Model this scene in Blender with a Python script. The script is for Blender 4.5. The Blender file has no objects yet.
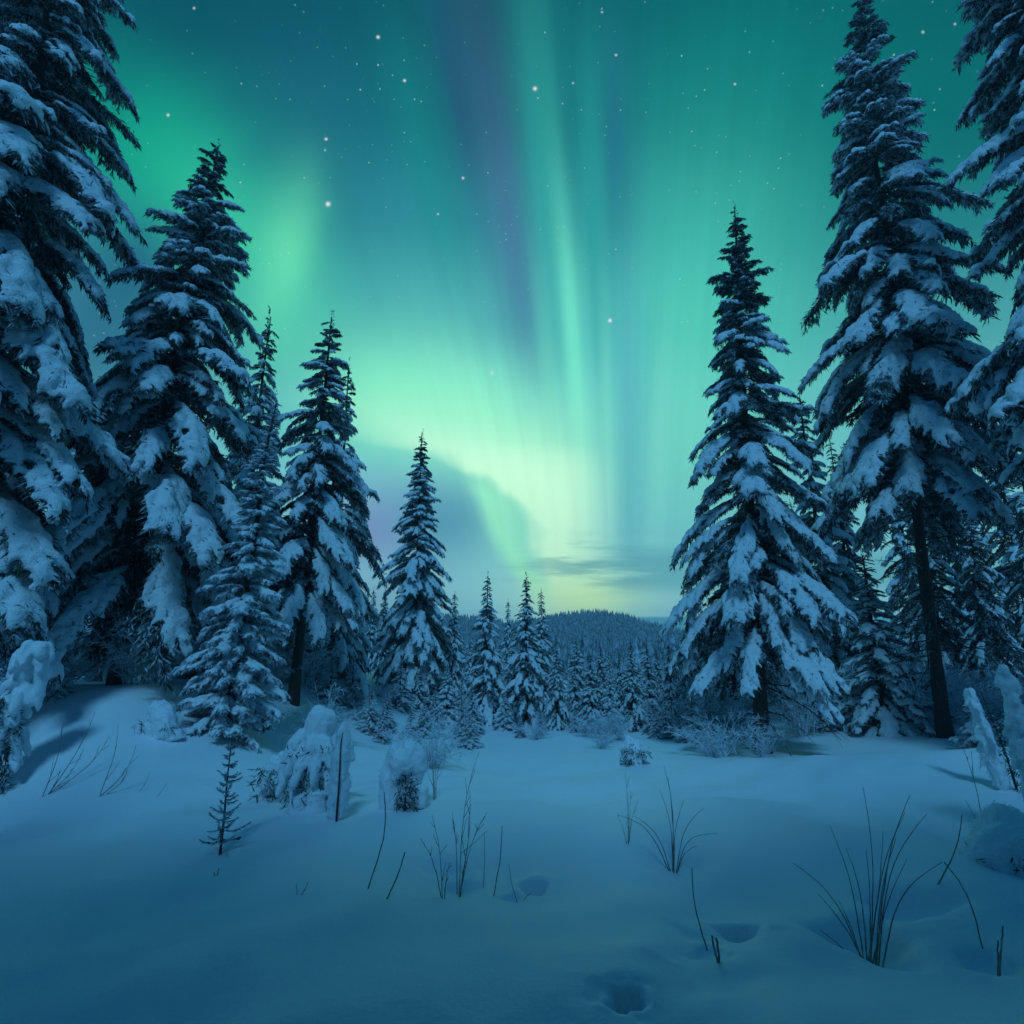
import bpy, math, random
import numpy as np
from mathutils import Vector

C = bpy.context.scene.collection
scene = bpy.context.scene
D2R = math.radians

# ------------------------------------------------------------------ camera
EYE = 1.6
PITCH = 12.68                      # the lens looks this many degrees above level
cam_data = bpy.data.cameras.new('camera')
cam_data.sensor_width = 36.0
cam_data.lens = 20.0
cam_data.clip_start = 0.05
cam_data.clip_end = 20000.0
cam = bpy.data.objects.new('camera', cam_data)
C.objects.link(cam)
cam.location = (0, 0, EYE)
cam.rotation_euler = (D2R(90 + PITCH), 0, 0)
scene.camera = cam

# ------------------------------------------------------------------ colour management
scene.view_settings.view_transform = 'Standard'
scene.view_settings.look = 'None'
scene.view_settings.exposure = 0.0
scene.view_settings.gamma = 1.0
scene.view_settings.use_curve_mapping = False
scene.cycles.max_bounces = 6
scene.cycles.diffuse_bounces = 3
scene.cycles.glossy_bounces = 2
scene.cycles.transparent_max_bounces = 4
scene.cycles.volume_bounces = 1
scene.cycles.use_denoising = True
scene.cycles.use_adaptive_sampling = True

# ------------------------------------------------------------------ moonlight
MOON_ELEV, MOON_AZ = 50.0, 183.0          # azimuth counted from +Y (the way the lens looks) towards +X
sun_data = bpy.data.lights.new('moon_light', 'SUN')
sun_data.energy = 1.2
sun_data.angle = D2R(10)
sun_data.color = (0.16, 0.58, 1.0)
sun = bpy.data.objects.new('moon_light', sun_data)
C.objects.link(sun)
_sd = Vector((math.sin(D2R(MOON_AZ)) * math.cos(D2R(MOON_ELEV)),
              math.cos(D2R(MOON_AZ)) * math.cos(D2R(MOON_ELEV)),
              math.sin(D2R(MOON_ELEV))))
sun.rotation_euler = _sd.to_track_quat('Z', 'Y').to_euler()
sun.location = (0, 0, 30)

# ------------------------------------------------------------------ sky: a world of night air, aurora curtains, cloud bank, stars
def lin(c):
    r = []
    for v in c:
        v = v / 255.0
        r.append(v / 12.92 if v <= 0.04045 else ((v + 0.055) / 1.055) ** 2.4)
    return (r[0], r[1], r[2], 1.0)

class NT:
    """small helper for building node trees"""
    def __init__(self, tree):
        self.t = tree
        self.n = tree.nodes
        self.l = tree.links
    def put(self, sock, v):
        if isinstance(v, bpy.types.NodeSocket):
            self.l.new(v, sock)
        elif v is not None:
            sock.default_value = v
    def math(self, op, a, b=None, c=None, clamp=False):
        n = self.n.new('ShaderNodeMath'); n.operation = op; n.use_clamp = clamp
        self.put(n.inputs[0], a)
        if b is not None: self.put(n.inputs[1], b)
        if c is not None: self.put(n.inputs[2], c)
        return n.outputs[0]
    def vmath(self, op, a, b=None):
        n = self.n.new('ShaderNodeVectorMath'); n.operation = op
        self.put(n.inputs[0], a)
        if b is not None: self.put(n.inputs[1], b)
        return n.outputs['Value'] if op in ('DOT_PRODUCT', 'LENGTH') else n.outputs['Vector']
    def mix(self, f, a, b):
        n = self.n.new('ShaderNodeMix'); n.data_type = 'RGBA'
        self.put(n.inputs[0], f); self.put(n.inputs[6], a); self.put(n.inputs[7], b)
        return n.outputs[2]
    def ramp(self, f, pts, interp='LINEAR'):
        n = self.n.new('ShaderNodeValToRGB'); self.put(n.inputs[0], f)
        cr = n.color_ramp; cr.interpolation = interp
        while len(cr.elements) < len(pts): cr.elements.new(0.5)
        for e, (p, c) in zip(cr.elements, pts):
            e.position = p; e.color = c
        return n.outputs[0]
    def sstep(self, v, a, b, lo=0.0, hi=1.0):
        n = self.n.new('ShaderNodeMapRange'); n.interpolation_type = 'SMOOTHSTEP'
        self.put(n.inputs[0], v)
        n.inputs[1].default_value = a; n.inputs[2].default_value = b
        n.inputs[3].default_value = lo; n.inputs[4].default_value = hi
        return n.outputs[0]
    def comb(self, x=0.0, y=0.0, z=0.0):
        n = self.n.new('ShaderNodeCombineXYZ')
        self.put(n.inputs[0], x); self.put(n.inputs[1], y); self.put(n.inputs[2], z)
        return n.outputs[0]
    def sep(self, v):
        n = self.n.new('ShaderNodeSeparateXYZ'); self.put(n.inputs[0], v)
        return n.outputs[0], n.outputs[1], n.outputs[2]
    def noise(self, vec, scale=5.0, detail=2.0, rough=0.5, dims='3D'):
        n = self.n.new('ShaderNodeTexNoise'); n.noise_dimensions = dims
        if vec is not None: self.put(n.inputs['Vector'], vec)
        n.inputs['Scale'].default_value = scale
        n.inputs['Detail'].default_value = detail
        n.inputs['Roughness'].default_value = rough
        return n.outputs[0]
    def curve(self, v, pts):
        """float curve through pts; x must lie in 0..1"""
        n = self.n.new('ShaderNodeFloatCurve'); self.put(n.inputs['Value'], v)
        cm = n.mapping; cm.use_clip = False; c = cm.curves[0]
        while len(c.points) < len(pts): c.points.new(0.5, 0.5)
        for p, (x, y) in zip(c.points, pts): p.location = (x, y)
        cm.update()
        return n.outputs[0]
    def blob(self, vec, cx, cy, sx, sy, rot=0.0):
        """gaussian of an elliptical spot"""
        m = self.n.new('ShaderNodeMapping'); m.vector_type = 'TEXTURE'
        self.put(m.inputs[0], vec)
        m.inputs['Location'].default_value = (cx, cy, 0)
        m.inputs['Rotation'].default_value = (0, 0, D2R(rot))
        m.inputs['Scale'].default_value = (sx, sy, 1)
        d = self.vmath('DOT_PRODUCT', m.outputs[0], m.outputs[0])
        return self.math('EXPONENT', self.math('MULTIPLY', d, -1.0))

world = bpy.data.worlds.new('World')
scene.world = world
world.use_nodes = True
wt = world.node_tree
wt.nodes.clear()
W = NT(wt)
tc = wt.nodes.new('ShaderNodeTexCoord')
dirv = tc.outputs['Generated']
# chart of the northern sky: a plane tilted towards the aurora, unit 100 = 10 degrees or so
SKY_TILT = 12.68
mp = wt.nodes.new('ShaderNodeMapping'); mp.vector_type = 'VECTOR'
wt.links.new(dirv, mp.inputs[0])
mp.inputs['Rotation'].default_value = (D2R(-SKY_TILT), 0, 0)
lx, ly, lz = W.sep(mp.outputs[0])
fwd = W.math('MAXIMUM', ly, 0.12)
CX = W.math('MULTIPLY_ADD', W.math('DIVIDE', lx, fwd), 5.69, 5.12)
CY = W.math('MULTIPLY_ADD', W.math('DIVIDE', lz, fwd), -5.69, 5.12)
chart0 = W.comb(CX, CY, 0)
# slow wobble so that no edge is geometric
wob = W.noise(chart0, 0.9, 2.0, 0.5)
chart = W.comb(W.math('ADD', CX, W.math('MULTIPLY_ADD', wob, 0.36, -0.18)),
               W.math('ADD', CY, W.math('MULTIPLY_ADD', wob, -0.30, 0.15)), 0)
# fan coordinate: the rays spread upwards from a point under the horizon
TH = W.math('DIVIDE', W.math('SUBTRACT', CX, 6.30), W.math('MAXIMUM', W.math('SUBTRACT', 11.5, CY), 2.0))
fan = W.comb(W.math('MULTIPLY', TH, 10.0), CY, 0)

v01 = W.math('DIVIDE', CY, 6.6, clamp=True)
col = W.ramp(v01, [(0.0, lin((8, 86, 100))), (0.16, lin((18, 104, 116))), (0.32, lin((44, 136, 146))),
                   (0.48, lin((76, 166, 170))), (0.62, lin((102, 192, 192))), (0.78, lin((118, 196, 206))),
                   (0.92, lin((142, 212, 218))), (1.0, lin((136, 200, 210)))], 'EASE')
# (space, x, y, sx, sy, rot, colour, strength)
BLOBS = [
    ('c', 1.0, 3.3, 1.2, 1.4, 0, (34, 96, 130), .85),          # dark blue bay under the left arc
    ('c', 2.5, 0.2, 1.4, 1.0, 0, (6, 80, 98), .7),
    ('c', 3.1, 1.8, 1.0, 1.4, -12, (28, 108, 126), .75),
    ('c', 3.7, 3.0, 1.1, 0.7, 0, (62, 158, 160), .55),
    ('c', 1.6, 1.65, 1.15, 0.72, 38, (12, 168, 136), .95),       # left arc
    ('c', 0.4, 0.9, 1.0, 0.7, 30, (8, 128, 118), .6),
    ('c', 2.3, 2.35, 0.9, 0.6, 55, (56, 192, 156), .82),
    ('c', 2.82, 2.75, 0.30, 0.80, 10, (106, 222, 172), .8),
    ('c', 2.9, 3.3, 0.6, 0.6, 0, (74, 190, 164), .6),
    ('c', 1.38, 2.65, 0.38, 0.5, 20, (28, 86, 118), .75),
    ('c', 7.6, 1.3, 1.7, 1.7, 0, (10, 134, 126), .75),         # green right sky
    ('c', 7.1, 3.1, 1.2, 1.5, 10, (74, 196, 172), .7),
    ('c', 9.6, 1.0, 1.5, 1.6, 0, (4, 108, 106), .7),
    ('c', 7.6, 5.0, 1.4, 0.9, 0, (104, 186, 190), .55),
    ('c', 6.9, 4.4, 0.4, 0.9, 0, (112, 214, 186), .55),
    ('f', -1.40, 1.0, .40, 1.6, 0, (52, 84, 118), .62),
    ('f', -1.28, 2.2, .16, 1.0, 0, (66, 96, 138), .5),        # dull violet column
    ('f', -1.28, 2.9, .30, 1.1, 0, (64, 118, 148), .65),
    ('f', -2.05, 1.5, .32, 1.3, 0, (20, 128, 128), .55),
    ('f', -1.72, .3, .18, 1.5, 0, (14, 92, 112), .45),
    ('f', -0.86, 1.5, .22, 2.2, 0, (46, 160, 152), .62),       # long green ray
    ('f', -0.70, 3.5, .13, 1.5, 0, (118, 230, 196), .65),
    ('f', -0.50, 3.9, .06, 1.2, 0, (96, 196, 188), .5),
    ('f', -0.30, 4.0, .08, 1.2, 0, (124, 226, 200), .45),
    ('f', -1.05, 3.6, .10, 0.9, 0, (96, 196, 178), .45),
    ('f', -0.36, 1.9, .22, 1.6, 0, (38, 146, 146), .6),
    ('f', -0.60, 1.2, .11, 1.1, 0, (14, 108, 118), .45),
    ('f', -0.10, 1.7, .22, 1.3, 0, (30, 112, 128), .6),
    ('f', -0.02, 4.3, .22, 1.5, 0, (84, 172, 182), .8),        # blue gap right of the bright fold
    ('f', 0.42, 4.6, .14, 1.0, 0, (124, 212, 196), .45),
    ('c', 3.9, 3.95, 0.75, 0.58, 0, (122, 228, 184), .85),     # bright veil left of centre
    ('c', 4.75, 4.25, 1.0, 0.6, 22, (140, 236, 192), .85),
    ('c', 5.2, 4.9, 0.6, 0.7, 15, (150, 240, 194), .6),
    ('c', 3.75, 5.25, 0.62, 0.5, 0, (118, 142, 190), .92),       # violet grey below it
    ('c', 4.45, 5.2, 0.5, 0.42, 20, (78, 146, 172), .85),
    ('f', -1.62, 0.9, .10, .8, 0, (40, 78, 112), .45),
    ('f', -0.16, 1.3, .10, .8, 0, (34, 96, 128), .45),
    ('c', 3.7, 6.1, 0.8, 0.4, 0, (116, 166, 192), .7),
]
for sp, cx, cy, sx, sy, rot, c, k in BLOBS:
    f = W.blob(chart if sp == 'c' else fan, cx, cy, sx, sy, rot)
    col = W.mix(W.math('MULTIPLY', f, k), col, lin(c))

# the bright fold: a curtain whose lower left hem is sharp and fades to the upper right
t_y = W.math('MULTIPLY_ADD', CY, 0.5, -2.0, clamp=True)                # 4.0..6.0 -> 0..1
hem = W.curve(t_y, [(0.0, .0), (.20, .19), (.275, .34), (.355, .43), (.465, .515), (.56, .572), (.65, .597), (.8, .604), (1.0, .61)])
hemx = W.math('MULTIPLY_ADD', hem, 4.0, 2.9)
dx = W.math('SUBTRACT', W.math('ADD', CX, W.math('MULTIPLY_ADD', W.noise(chart0, 2.1, 2.0, 0.5), 0.44, -0.22)), hemx)
soft = W.sstep(CY, 4.25, 4.72, 4.5, 1.0)
rise = W.sstep(W.math('DIVIDE', dx, soft), -0.07, 0.20)
fall = W.math('MULTIPLY', W.sstep(CX, 5.55, 6.35, 1.0, 0.0), W.sstep(dx, 0.5, 2.4, 1.0, 0.25))
vert = W.math('MULTIPLY', W.sstep(CY, 3.7, 4.85), W.sstep(CY, 5.55, 6.1, 1.0, 0.5))
fold = W.math('MULTIPLY', W.math('MULTIPLY', rise, fall), vert)
col = W.mix(W.math('MULTIPLY', fold, 0.98), col, lin((200, 255, 216)))
# second, paler fold in the bay
hem2 = W.curve(t_y, [(0.0, .40), (.40, .435), (.5, .463), (.69, .497), (.87, .552), (1.0, .61)])
dx2 = W.math('SUBTRACT', CX, W.math('MULTIPLY_ADD', hem2, 4.0, 2.9))
f2 = W.math('MULTIPLY', W.math('MULTIPLY', W.sstep(dx2, -0.07, 0.16), W.sstep(dx2, 0.10, 0.48, 1.0, 0.30)),
            W.math('MULTIPLY', W.sstep(CY, 4.6, 5.0), W.math('SUBTRACT', 1.0, rise)))
col = W.mix(W.math('MULTIPLY', f2, 0.95), col, lin((150, 240, 196)))
# yellowish foot of the curtain over the hill
col = W.mix(W.math('MULTIPLY', W.blob(chart0, 5.85, 6.0, .55, .30, 0), .9), col, lin((208, 255, 182)))
# fine rays
ray = W.noise(W.comb(W.math('MULTIPLY', TH, 64.0), W.math('MULTIPLY', CY, 0.22), 0), 1.0, 3.0, 0.55)
ramp_ = W.math('MULTIPLY', W.sstep(W.math('ABSOLUTE', W.math('ADD', TH, 0.03)), 0.14, 0.34, 0.27, 0.05), W.sstep(CY, 5.0, 6.0, 1.0, 0.0))
gain = W.math('MULTIPLY_ADD', W.math('SUBTRACT', ray, 0.5), ramp_, W.math('MULTIPLY_ADD', W.blob(chart0, 5.0, 3.1, 3.4, 1.9), 0.22, 1.0))
col = W.vmath('MULTIPLY', col, W.comb(gain, gain, gain))
# low cloud bank, streaky, over the right part of the horizon
cn = W.noise(W.comb(W.math('MULTIPLY', CX, 0.9), W.math('MULTIPLY', CY, 7.0), 3.1), 1.3, 4.0, 0.6)
cl_band = W.math('MULTIPLY', W.sstep(CY, 5.38, 5.62), W.sstep(CY, 5.80, 6.0, 1.0, 0.0))
cl_side = W.math('MULTIPLY', W.sstep(CX, 5.0, 6.5), 1.0)
cl = W.math('MULTIPLY', W.math('MULTIPLY', cl_band, cl_side), W.sstep(W.math('ADD', cn, W.math('MULTIPLY_ADD', CX, 0.20, -1.17)), 0.36, 0.62))
col = W.mix(W.math('MULTIPLY', cl, 0.66), col, lin((84, 162, 174)))
wisps = W.math('MULTIPLY', W.math('MULTIPLY', W.blob(chart0, 5.9, 5.62, .75, .22, -4), W.sstep(cn, 0.48, 0.66)), 0.75)
col = W.mix(W.math('MULTIPLY', wisps, 0.8), col, lin((92, 166, 166)))
# blue bank just above the far horizon on the right
bank = W.math('MULTIPLY', W.sstep(CY, 6.155, 6.185), W.sstep(CX, 5.8, 6.3))
col = W.mix(W.math('MULTIPLY', bank, 0.9), col, lin((58, 140, 162)))
# stars
vor = wt.nodes.new('ShaderNodeTexVoronoi'); vor.feature = 'F1'
wt.links.new(dirv, vor.inputs['Vector']); vor.inputs['Scale'].default_value = 110.0
vr, vg, vb = W.sep(vor.outputs['Color'])
clump = W.noise(dirv, 9.0, 2.0, 0.6)
sb = W.math('MULTIPLY', W.math('POWER', vr, 4.2), W.sstep(clump, 0.36, 0.60))
st = W.math('MULTIPLY', W.sstep(vor.outputs['Distance'], 0.04, 0.18, 1.0, 0.0), sb)
st = W.math('MULTIPLY', st, W.sstep(CY, 3.2, 5.0, 1.0, 0.12))
col = W.mix(W.math('MULTIPLY', st, 0.72, clamp=True), col, lin((190, 226, 232)))
STARS = [(3.28, 2.04, .026, 1.), (3.78, .37, .018, 1.), (4.045, .805, .016, .9), (5.35, .885, .022, 1.), (3.26, 1.39, .016, .9),
         (6.10, 3.205, .020, 1.), (1.68, 1.15, .016, .8), (1.94, .08, .014, .7), (4.63, 1.78, .014, .8), (6.16, .55, .014, .7),
         (7.35, .84, .014, .6), (5.73, .83, .012, .5), (9.23, .32, .016, .6), (9.55, .24, .014, .5), (4.38, 2.14, .012, .6),
         (4.92, 3.73, .02, .45), (6.02, .12, .012, .6), (3.25, 1.50, .011, .5), (5.38, .98, .010, .4)]
for sx_, sy_, r_, k_ in STARS:
    col = W.mix(W.math('MULTIPLY', W.blob(chart0, sx_, sy_, r_ * .8, r_ * .8), k_), col, lin((236, 238, 246)))

# the rest of the dome: dark clear blue night away from the aurora
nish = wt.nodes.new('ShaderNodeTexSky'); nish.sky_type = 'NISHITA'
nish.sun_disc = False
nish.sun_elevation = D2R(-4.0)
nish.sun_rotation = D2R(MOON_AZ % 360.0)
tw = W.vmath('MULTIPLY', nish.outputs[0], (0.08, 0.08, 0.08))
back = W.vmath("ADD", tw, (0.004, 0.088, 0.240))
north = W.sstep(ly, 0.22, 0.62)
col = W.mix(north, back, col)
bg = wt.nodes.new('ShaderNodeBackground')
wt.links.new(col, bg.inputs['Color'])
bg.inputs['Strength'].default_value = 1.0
wo = wt.nodes.new('ShaderNodeOutputWorld')
wt.links.new(bg.outputs[0], wo.inputs['Surface'])
world.cycles.sampling_method = 'MANUAL'
world.cycles.sample_map_resolution = 512

# ------------------------------------------------------------------ helpers for meshes, materials, things
def mesh_from(name, V, F, mat, smooth=True):
    """V (n,3); F (m,3) or (m,4) or list of both"""
    me = bpy.data.meshes.new(name)
    V = np.ascontiguousarray(V, dtype=np.float32)
    Fs = F if isinstance(F, list) else [F]
    Fs = [np.asarray(f, dtype=np.int32) for f in Fs if len(f)]
    loops = np.concatenate([f.ravel() for f in Fs])
    tot = np.concatenate([np.full(len(f), f.shape[1], np.int32) for f in Fs])
    start = np.concatenate([[0], np.cumsum(tot)[:-1]]).astype(np.int32)
    me.vertices.add(len(V)); me.vertices.foreach_set('co', V.ravel())
    me.loops.add(len(loops)); me.loops.foreach_set('vertex_index', loops)
    me.polygons.add(len(tot)); me.polygons.foreach_set('loop_start', start)
    me.polygons.foreach_set('use_smooth', np.full(len(tot), smooth, dtype=bool))
    me.update(calc_edges=True)
    if mat is not None: me.materials.append(mat)
    return me

def obj(name, me, parent=None, loc=None):
    o = bpy.data.objects.new(name, me); C.objects.link(o)
    if parent is not None: o.parent = parent
    if loc is not None: o.location = loc
    return o

def tag(o, label=None, cat=None, group=None, kind=None):
    if label: o['label'] = label
    if cat: o['category'] = cat
    if group: o['group'] = group
    if kind: o['kind'] = kind
    return o

def thing(name, label, cat, loc, rz=0.0, group=None):
    o = bpy.data.objects.new(name, None); C.objects.link(o)
    o.empty_display_size = 0.2
    o.location = loc; o.rotation_euler = (0, 0, rz)
    return tag(o, label, cat, group)

def copy_thing(o, loc, rz=0.0, sc=1.0, label=None):
    c = o.copy(); C.objects.link(c)
    c.location = loc; c.rotation_euler = (0, 0, rz)
    c.scale = sc if isinstance(sc, tuple) else (sc, sc, sc)
    if label: c['label'] = label
    for ch in list(o.children):
        d = ch.copy(); C.objects.link(d); d.parent = c
    return c

def material(name, build):
    m = bpy.data.materials.new(name); m.use_nodes = True
    t = m.node_tree; t.nodes.clear()
    N = NT(t)
    out = t.nodes.new('ShaderNodeOutputMaterial')
    b = t.nodes.new('ShaderNodeBsdfPrincipled')
    t.links.new(b.outputs[0], out.inputs[0])
    build(N, b)
    return m

def bump(N, b, h, strength, dist):
    n = N.n.new('ShaderNodeBump')
    n.inputs['Strength'].default_value = strength
    n.inputs['Distance'].default_value = dist
    N.put(n.inputs['Height'], h)
    N.l.new(n.outputs[0], b.inputs['Normal'])

def geo_pos(N): 
    return N.n.new('ShaderNodeNewGeometry').outputs['Position']
def obj_pos(N):
    return N.n.new('ShaderNodeTexCoord').outputs['Object']

def _snow_ground(N, b):
    p = geo_pos(N)
    big = N.noise(p, 0.7, 3.0, 0.5)
    fine = N.noise(p, 38.0, 4.0, 0.65)
    mid = N.noise(p, 6.0, 3.0, 0.55)
    b.inputs['Roughness'].default_value = 0.62
    b.inputs['Specular IOR Level'].default_value = 0.25
    N.put(b.inputs['Base Color'], N.mix(big, (0.80, 0.84, 0.90, 1), (0.86, 0.88, 0.91, 1)))
    bump(N, b, N.math('ADD', N.math('MULTIPLY', fine, 0.35), mid), 0.6, 0.018)
SNOW_GROUND = material('snow_ground', _snow_ground)

def _snow(N, b):
    p = obj_pos(N)
    b.inputs['Roughness'].default_value = 0.7
    b.inputs['Specular IOR Level'].default_value = 0.2
    n1 = N.noise(p, 3.0, 2.0, 0.5)
    N.put(b.inputs['Base Color'], N.mix(n1, (0.80, 0.84, 0.90, 1), (0.88, 0.90, 0.93, 1)))
    h = N.math('ADD', N.noise(p, 9.0, 5.0, 0.65), N.math('MULTIPLY', N.noise(p, 48.0, 2.0, 0.6), 0.45))
    bump(N, b, h, 0.8, 0.055)
SNOW = material('tree_snow', _snow)

def _snow_close(N, b):
    p = obj_pos(N)
    b.inputs['Roughness'].default_value = 0.7
    b.inputs['Specular IOR Level'].default_value = 0.2
    N.put(b.inputs['Base Color'], N.mix(N.noise(p, 4.0, 2.0, 0.5), (0.80, 0.84, 0.90, 1), (0.88, 0.90, 0.93, 1)))
    bump(N, b, N.math('ADD', N.noise(p, 14.0, 4.0, 0.6), N.math('MULTIPLY', N.noise(p, 90.0, 3.0, 0.6), 0.5)), 0.6, 0.022)
SNOW_CLOSE = material('fresh_snow', _snow_close)

def _needle(N, b):
    p = obj_pos(N)
    n1 = N.noise(p, 2.2, 3.0, 0.6)
    N.put(b.inputs['Base Color'], N.mix(N.sstep(n1, 0.35, 0.65), (0.026, 0.042, 0.038, 1), (0.055, 0.078, 0.064, 1)))
    b.inputs['Roughness'].default_value = 0.65
    b.inputs['Specular IOR Level'].default_value = 0.25
NEEDLE = material('spruce_needles', _needle)

def frosty(name, lo, hi, scale, dark, pale):
    def f(N, b):
        p = obj_pos(N)
        n1 = N.noise(p, scale, 3.0, 0.65)
        N.put(b.inputs['Base Color'], N.mix(N.sstep(n1, lo, hi), dark, pale))
        b.inputs['Roughness'].default_value = 0.75
        b.inputs['Specular IOR Level'].default_value = 0.2
    return material(name, f)
NEEDLE_FROST = frosty('frosted_needles', 0.34, 0.54, 9.0, (0.03, 0.045, 0.042, 1), (0.62, 0.67, 0.74, 1))
NEEDLE_DUST = frosty('dusted_needles', 0.40, 0.62, 7.0, (0.026, 0.042, 0.038, 1), (0.50, 0.55, 0.61, 1))
TWIG_FROST = frosty('frosted_twigs', 0.22, 0.50, 8.0, (0.06, 0.06, 0.065, 1), (0.72, 0.77, 0.84, 1))
TWIG_DARK = frosty('bare_spruce_twigs', 0.46, 0.70, 10.0, (0.035, 0.032, 0.032, 1), (0.40, 0.44, 0.50, 1))
FUZZ = frosty('hoar_frost', 0.10, 0.34, 8.0, (0.30, 0.34, 0.38, 1), (0.80, 0.84, 0.90, 1))
STALK = frosty('dry_stalks', 0.40, 0.72, 14.0, (0.20, 0.18, 0.155, 1), (0.46, 0.43, 0.40, 1))

def _bark(N, b):
    p = obj_pos(N)
    m = N.n.new('ShaderNodeMapping'); N.put(m.inputs[0], p); m.inputs['Scale'].default_value = (9, 9, 1.6)
    n1 = N.noise(m.outputs[0], 3.0, 5.0, 0.65)
    n2 = N.noise(p, 1.1, 3.0, 0.6)
    c = N.mix(n1, (0.024, 0.014, 0.012, 1), (0.13, 0.075, 0.058, 1))
    N.put(b.inputs['Base Color'], N.mix(N.sstep(n2, 0.64, 0.78, 0.0, 0.4), c, (0.40, 0.44, 0.50, 1)))
    b.inputs['Roughness'].default_value = 0.9
    bump(N, b, n1, 1.0, 0.03)
BARK = material('spruce_bark', _bark)

# ------------------------------------------------------------------ terrain
def ss(v, a, b):
    t = np.clip((v - a) / (b - a), 0, 1); return t * t * (3 - 2 * t)

_rs = np.random.RandomState(11)
_waves = []
for lam, amp, n in ((5.0, 0.036, 7), (2.3, 0.017, 9), (1.0, 0.0075, 10), (0.45, 0.0020, 10)):
    for i in range(n):
        th = _rs.uniform(0, 2 * math.pi); k = 2 * math.pi / (lam * _rs.uniform(.7, 1.4))
        _waves.append((k * math.cos(th), k * math.sin(th), _rs.uniform(0, 6.28), amp * _rs.uniform(.5, 1.2)))
HOLLOWS = []        # (x, y, radius, depth)  pits in the snow
HEAPS = []          # (x, y, rx, ry, height)

def base_height(x, y):
    x = np.asarray(x, float); y = np.asarray(y, float)
    r = np.hypot(x, y)
    z = -0.055 * np.clip(y - 2, 0, 9) - 0.030 * np.clip(y - 11, 0, 14) - 0.075 * np.clip(y - 25, 0, 22)
    # snow bank on the left
    z = z + 1.28 * ss(y + 0.25 * x, 4.6, 7.6) * ss(-x + 0.12 * (y - 9), 2.3, 6.2) * (1 - ss(y, 22, 40))
    # long drift on the right with a dip behind it
    z = z + 0.46 * ss(x, 1.9, 5.6) * np.exp(-((y - 8.4 + 0.1 * x) / 2.4) ** 2)
    z = z + 0.30 * ss(x, 5.5, 9.5) * ss(y, 9.5, 12.5) * (1 - ss(y, 22, 40))
    # wooded hill beyond the valley
    z = z + 12.5 * np.exp(-((y - 262) / 62.0) ** 2) * ss(x, -190, -60) * (1 - ss(x, 36, 96))
    z = z - 4.2 * np.exp(-((y - 262) / 70.0) ** 2 - ((x - 2) / 20.0) ** 2) + 1.0 * np.exp(-((y - 262) / 60.0) ** 2 - ((x - 40) / 24.0) ** 2)
    z = z + 0.9 * np.sin(x * .045 + 1) * np.sin(y * .03) * ss(r, 60, 200)
    w = np.zeros_like(z)
    for kx, ky, ph, a in _waves:
        w += a * np.sin(kx * x + ky * y + ph)
    return z + w * (1 - .75 * ss(r, 7.5, 12.5)) * (1 - ss(r, 25, 120))

def height(x, y):
    z = base_height(x, y)
    x = np.asarray(x, float); y = np.asarray(y, float)
    for hx, hy, r, d in HOLLOWS:
        an = np.arctan2(y - hy, x - hx)
        q = ((x - hx) ** 2 + (y - hy) ** 2) / (r * r) * (1 + .30 * np.sin(2 * an + hx * 9) + .22 * np.sin(3 * an + hy * 7) + .10 * np.sin(7 * an))
        z = z - d * np.exp(-q * q) + 0.10 * d * np.exp(-((np.sqrt(q) - 1.9) / 0.7) ** 2)
    for hx, hy, rx, ry, hh in HEAPS:
        q = ((x - hx) / rx) ** 2 + ((y - hy) / ry) ** 2
        z = z + hh * np.exp(-q)
    return z

_p = D2R(PITCH); _f = 20.0 / 36.0 * 1024
def ray(px, py):
    u = (px - 512) / _f; v = (512 - py) / _f
    y = math.cos(_p) - v * math.sin(_p); z = math.sin(_p) + v * math.cos(_p)
    return u / y, z / y            # x and z travelled per metre of depth
def spot(px, py):
    """point of the snow seen in that direction"""
    a, b = ray(px, py)
    d = np.geomspace(1.0, 80, 4000)
    g = EYE + b * d - base_height(a * d, d)
    i = np.argmax(g < 0)
    return float(a * d[i]), float(d[i])
def on_ground(x, y, dz=0.0):
    return Vector((x, y, float(height(x, y)) + dz))

for px, py, r, d in ((630, 996, .046, .24), (620, 1004, .035, .10), (624, 996, .12, .05), (738, 932, .10, .22), (722, 940, .2, .05), (700, 960, .3, .06), (534, 889, .09, .18), (512, 899, .08, .04), (905, 903, .20, .15),
                     (868, 938, .24, .15), (672, 862, .22, .07), (990, 965, .12, .06), (715, 948, .10, .04), (438, 868, .13, .05),
                     (458, 890, .14, .05), (580, 770, .5, .05), (700, 900, .4, .03), (890, 985, .5, .04)):
    sx_, sy_ = spot(px, py)
    HOLLOWS.append((sx_, sy_, r, d))

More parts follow.
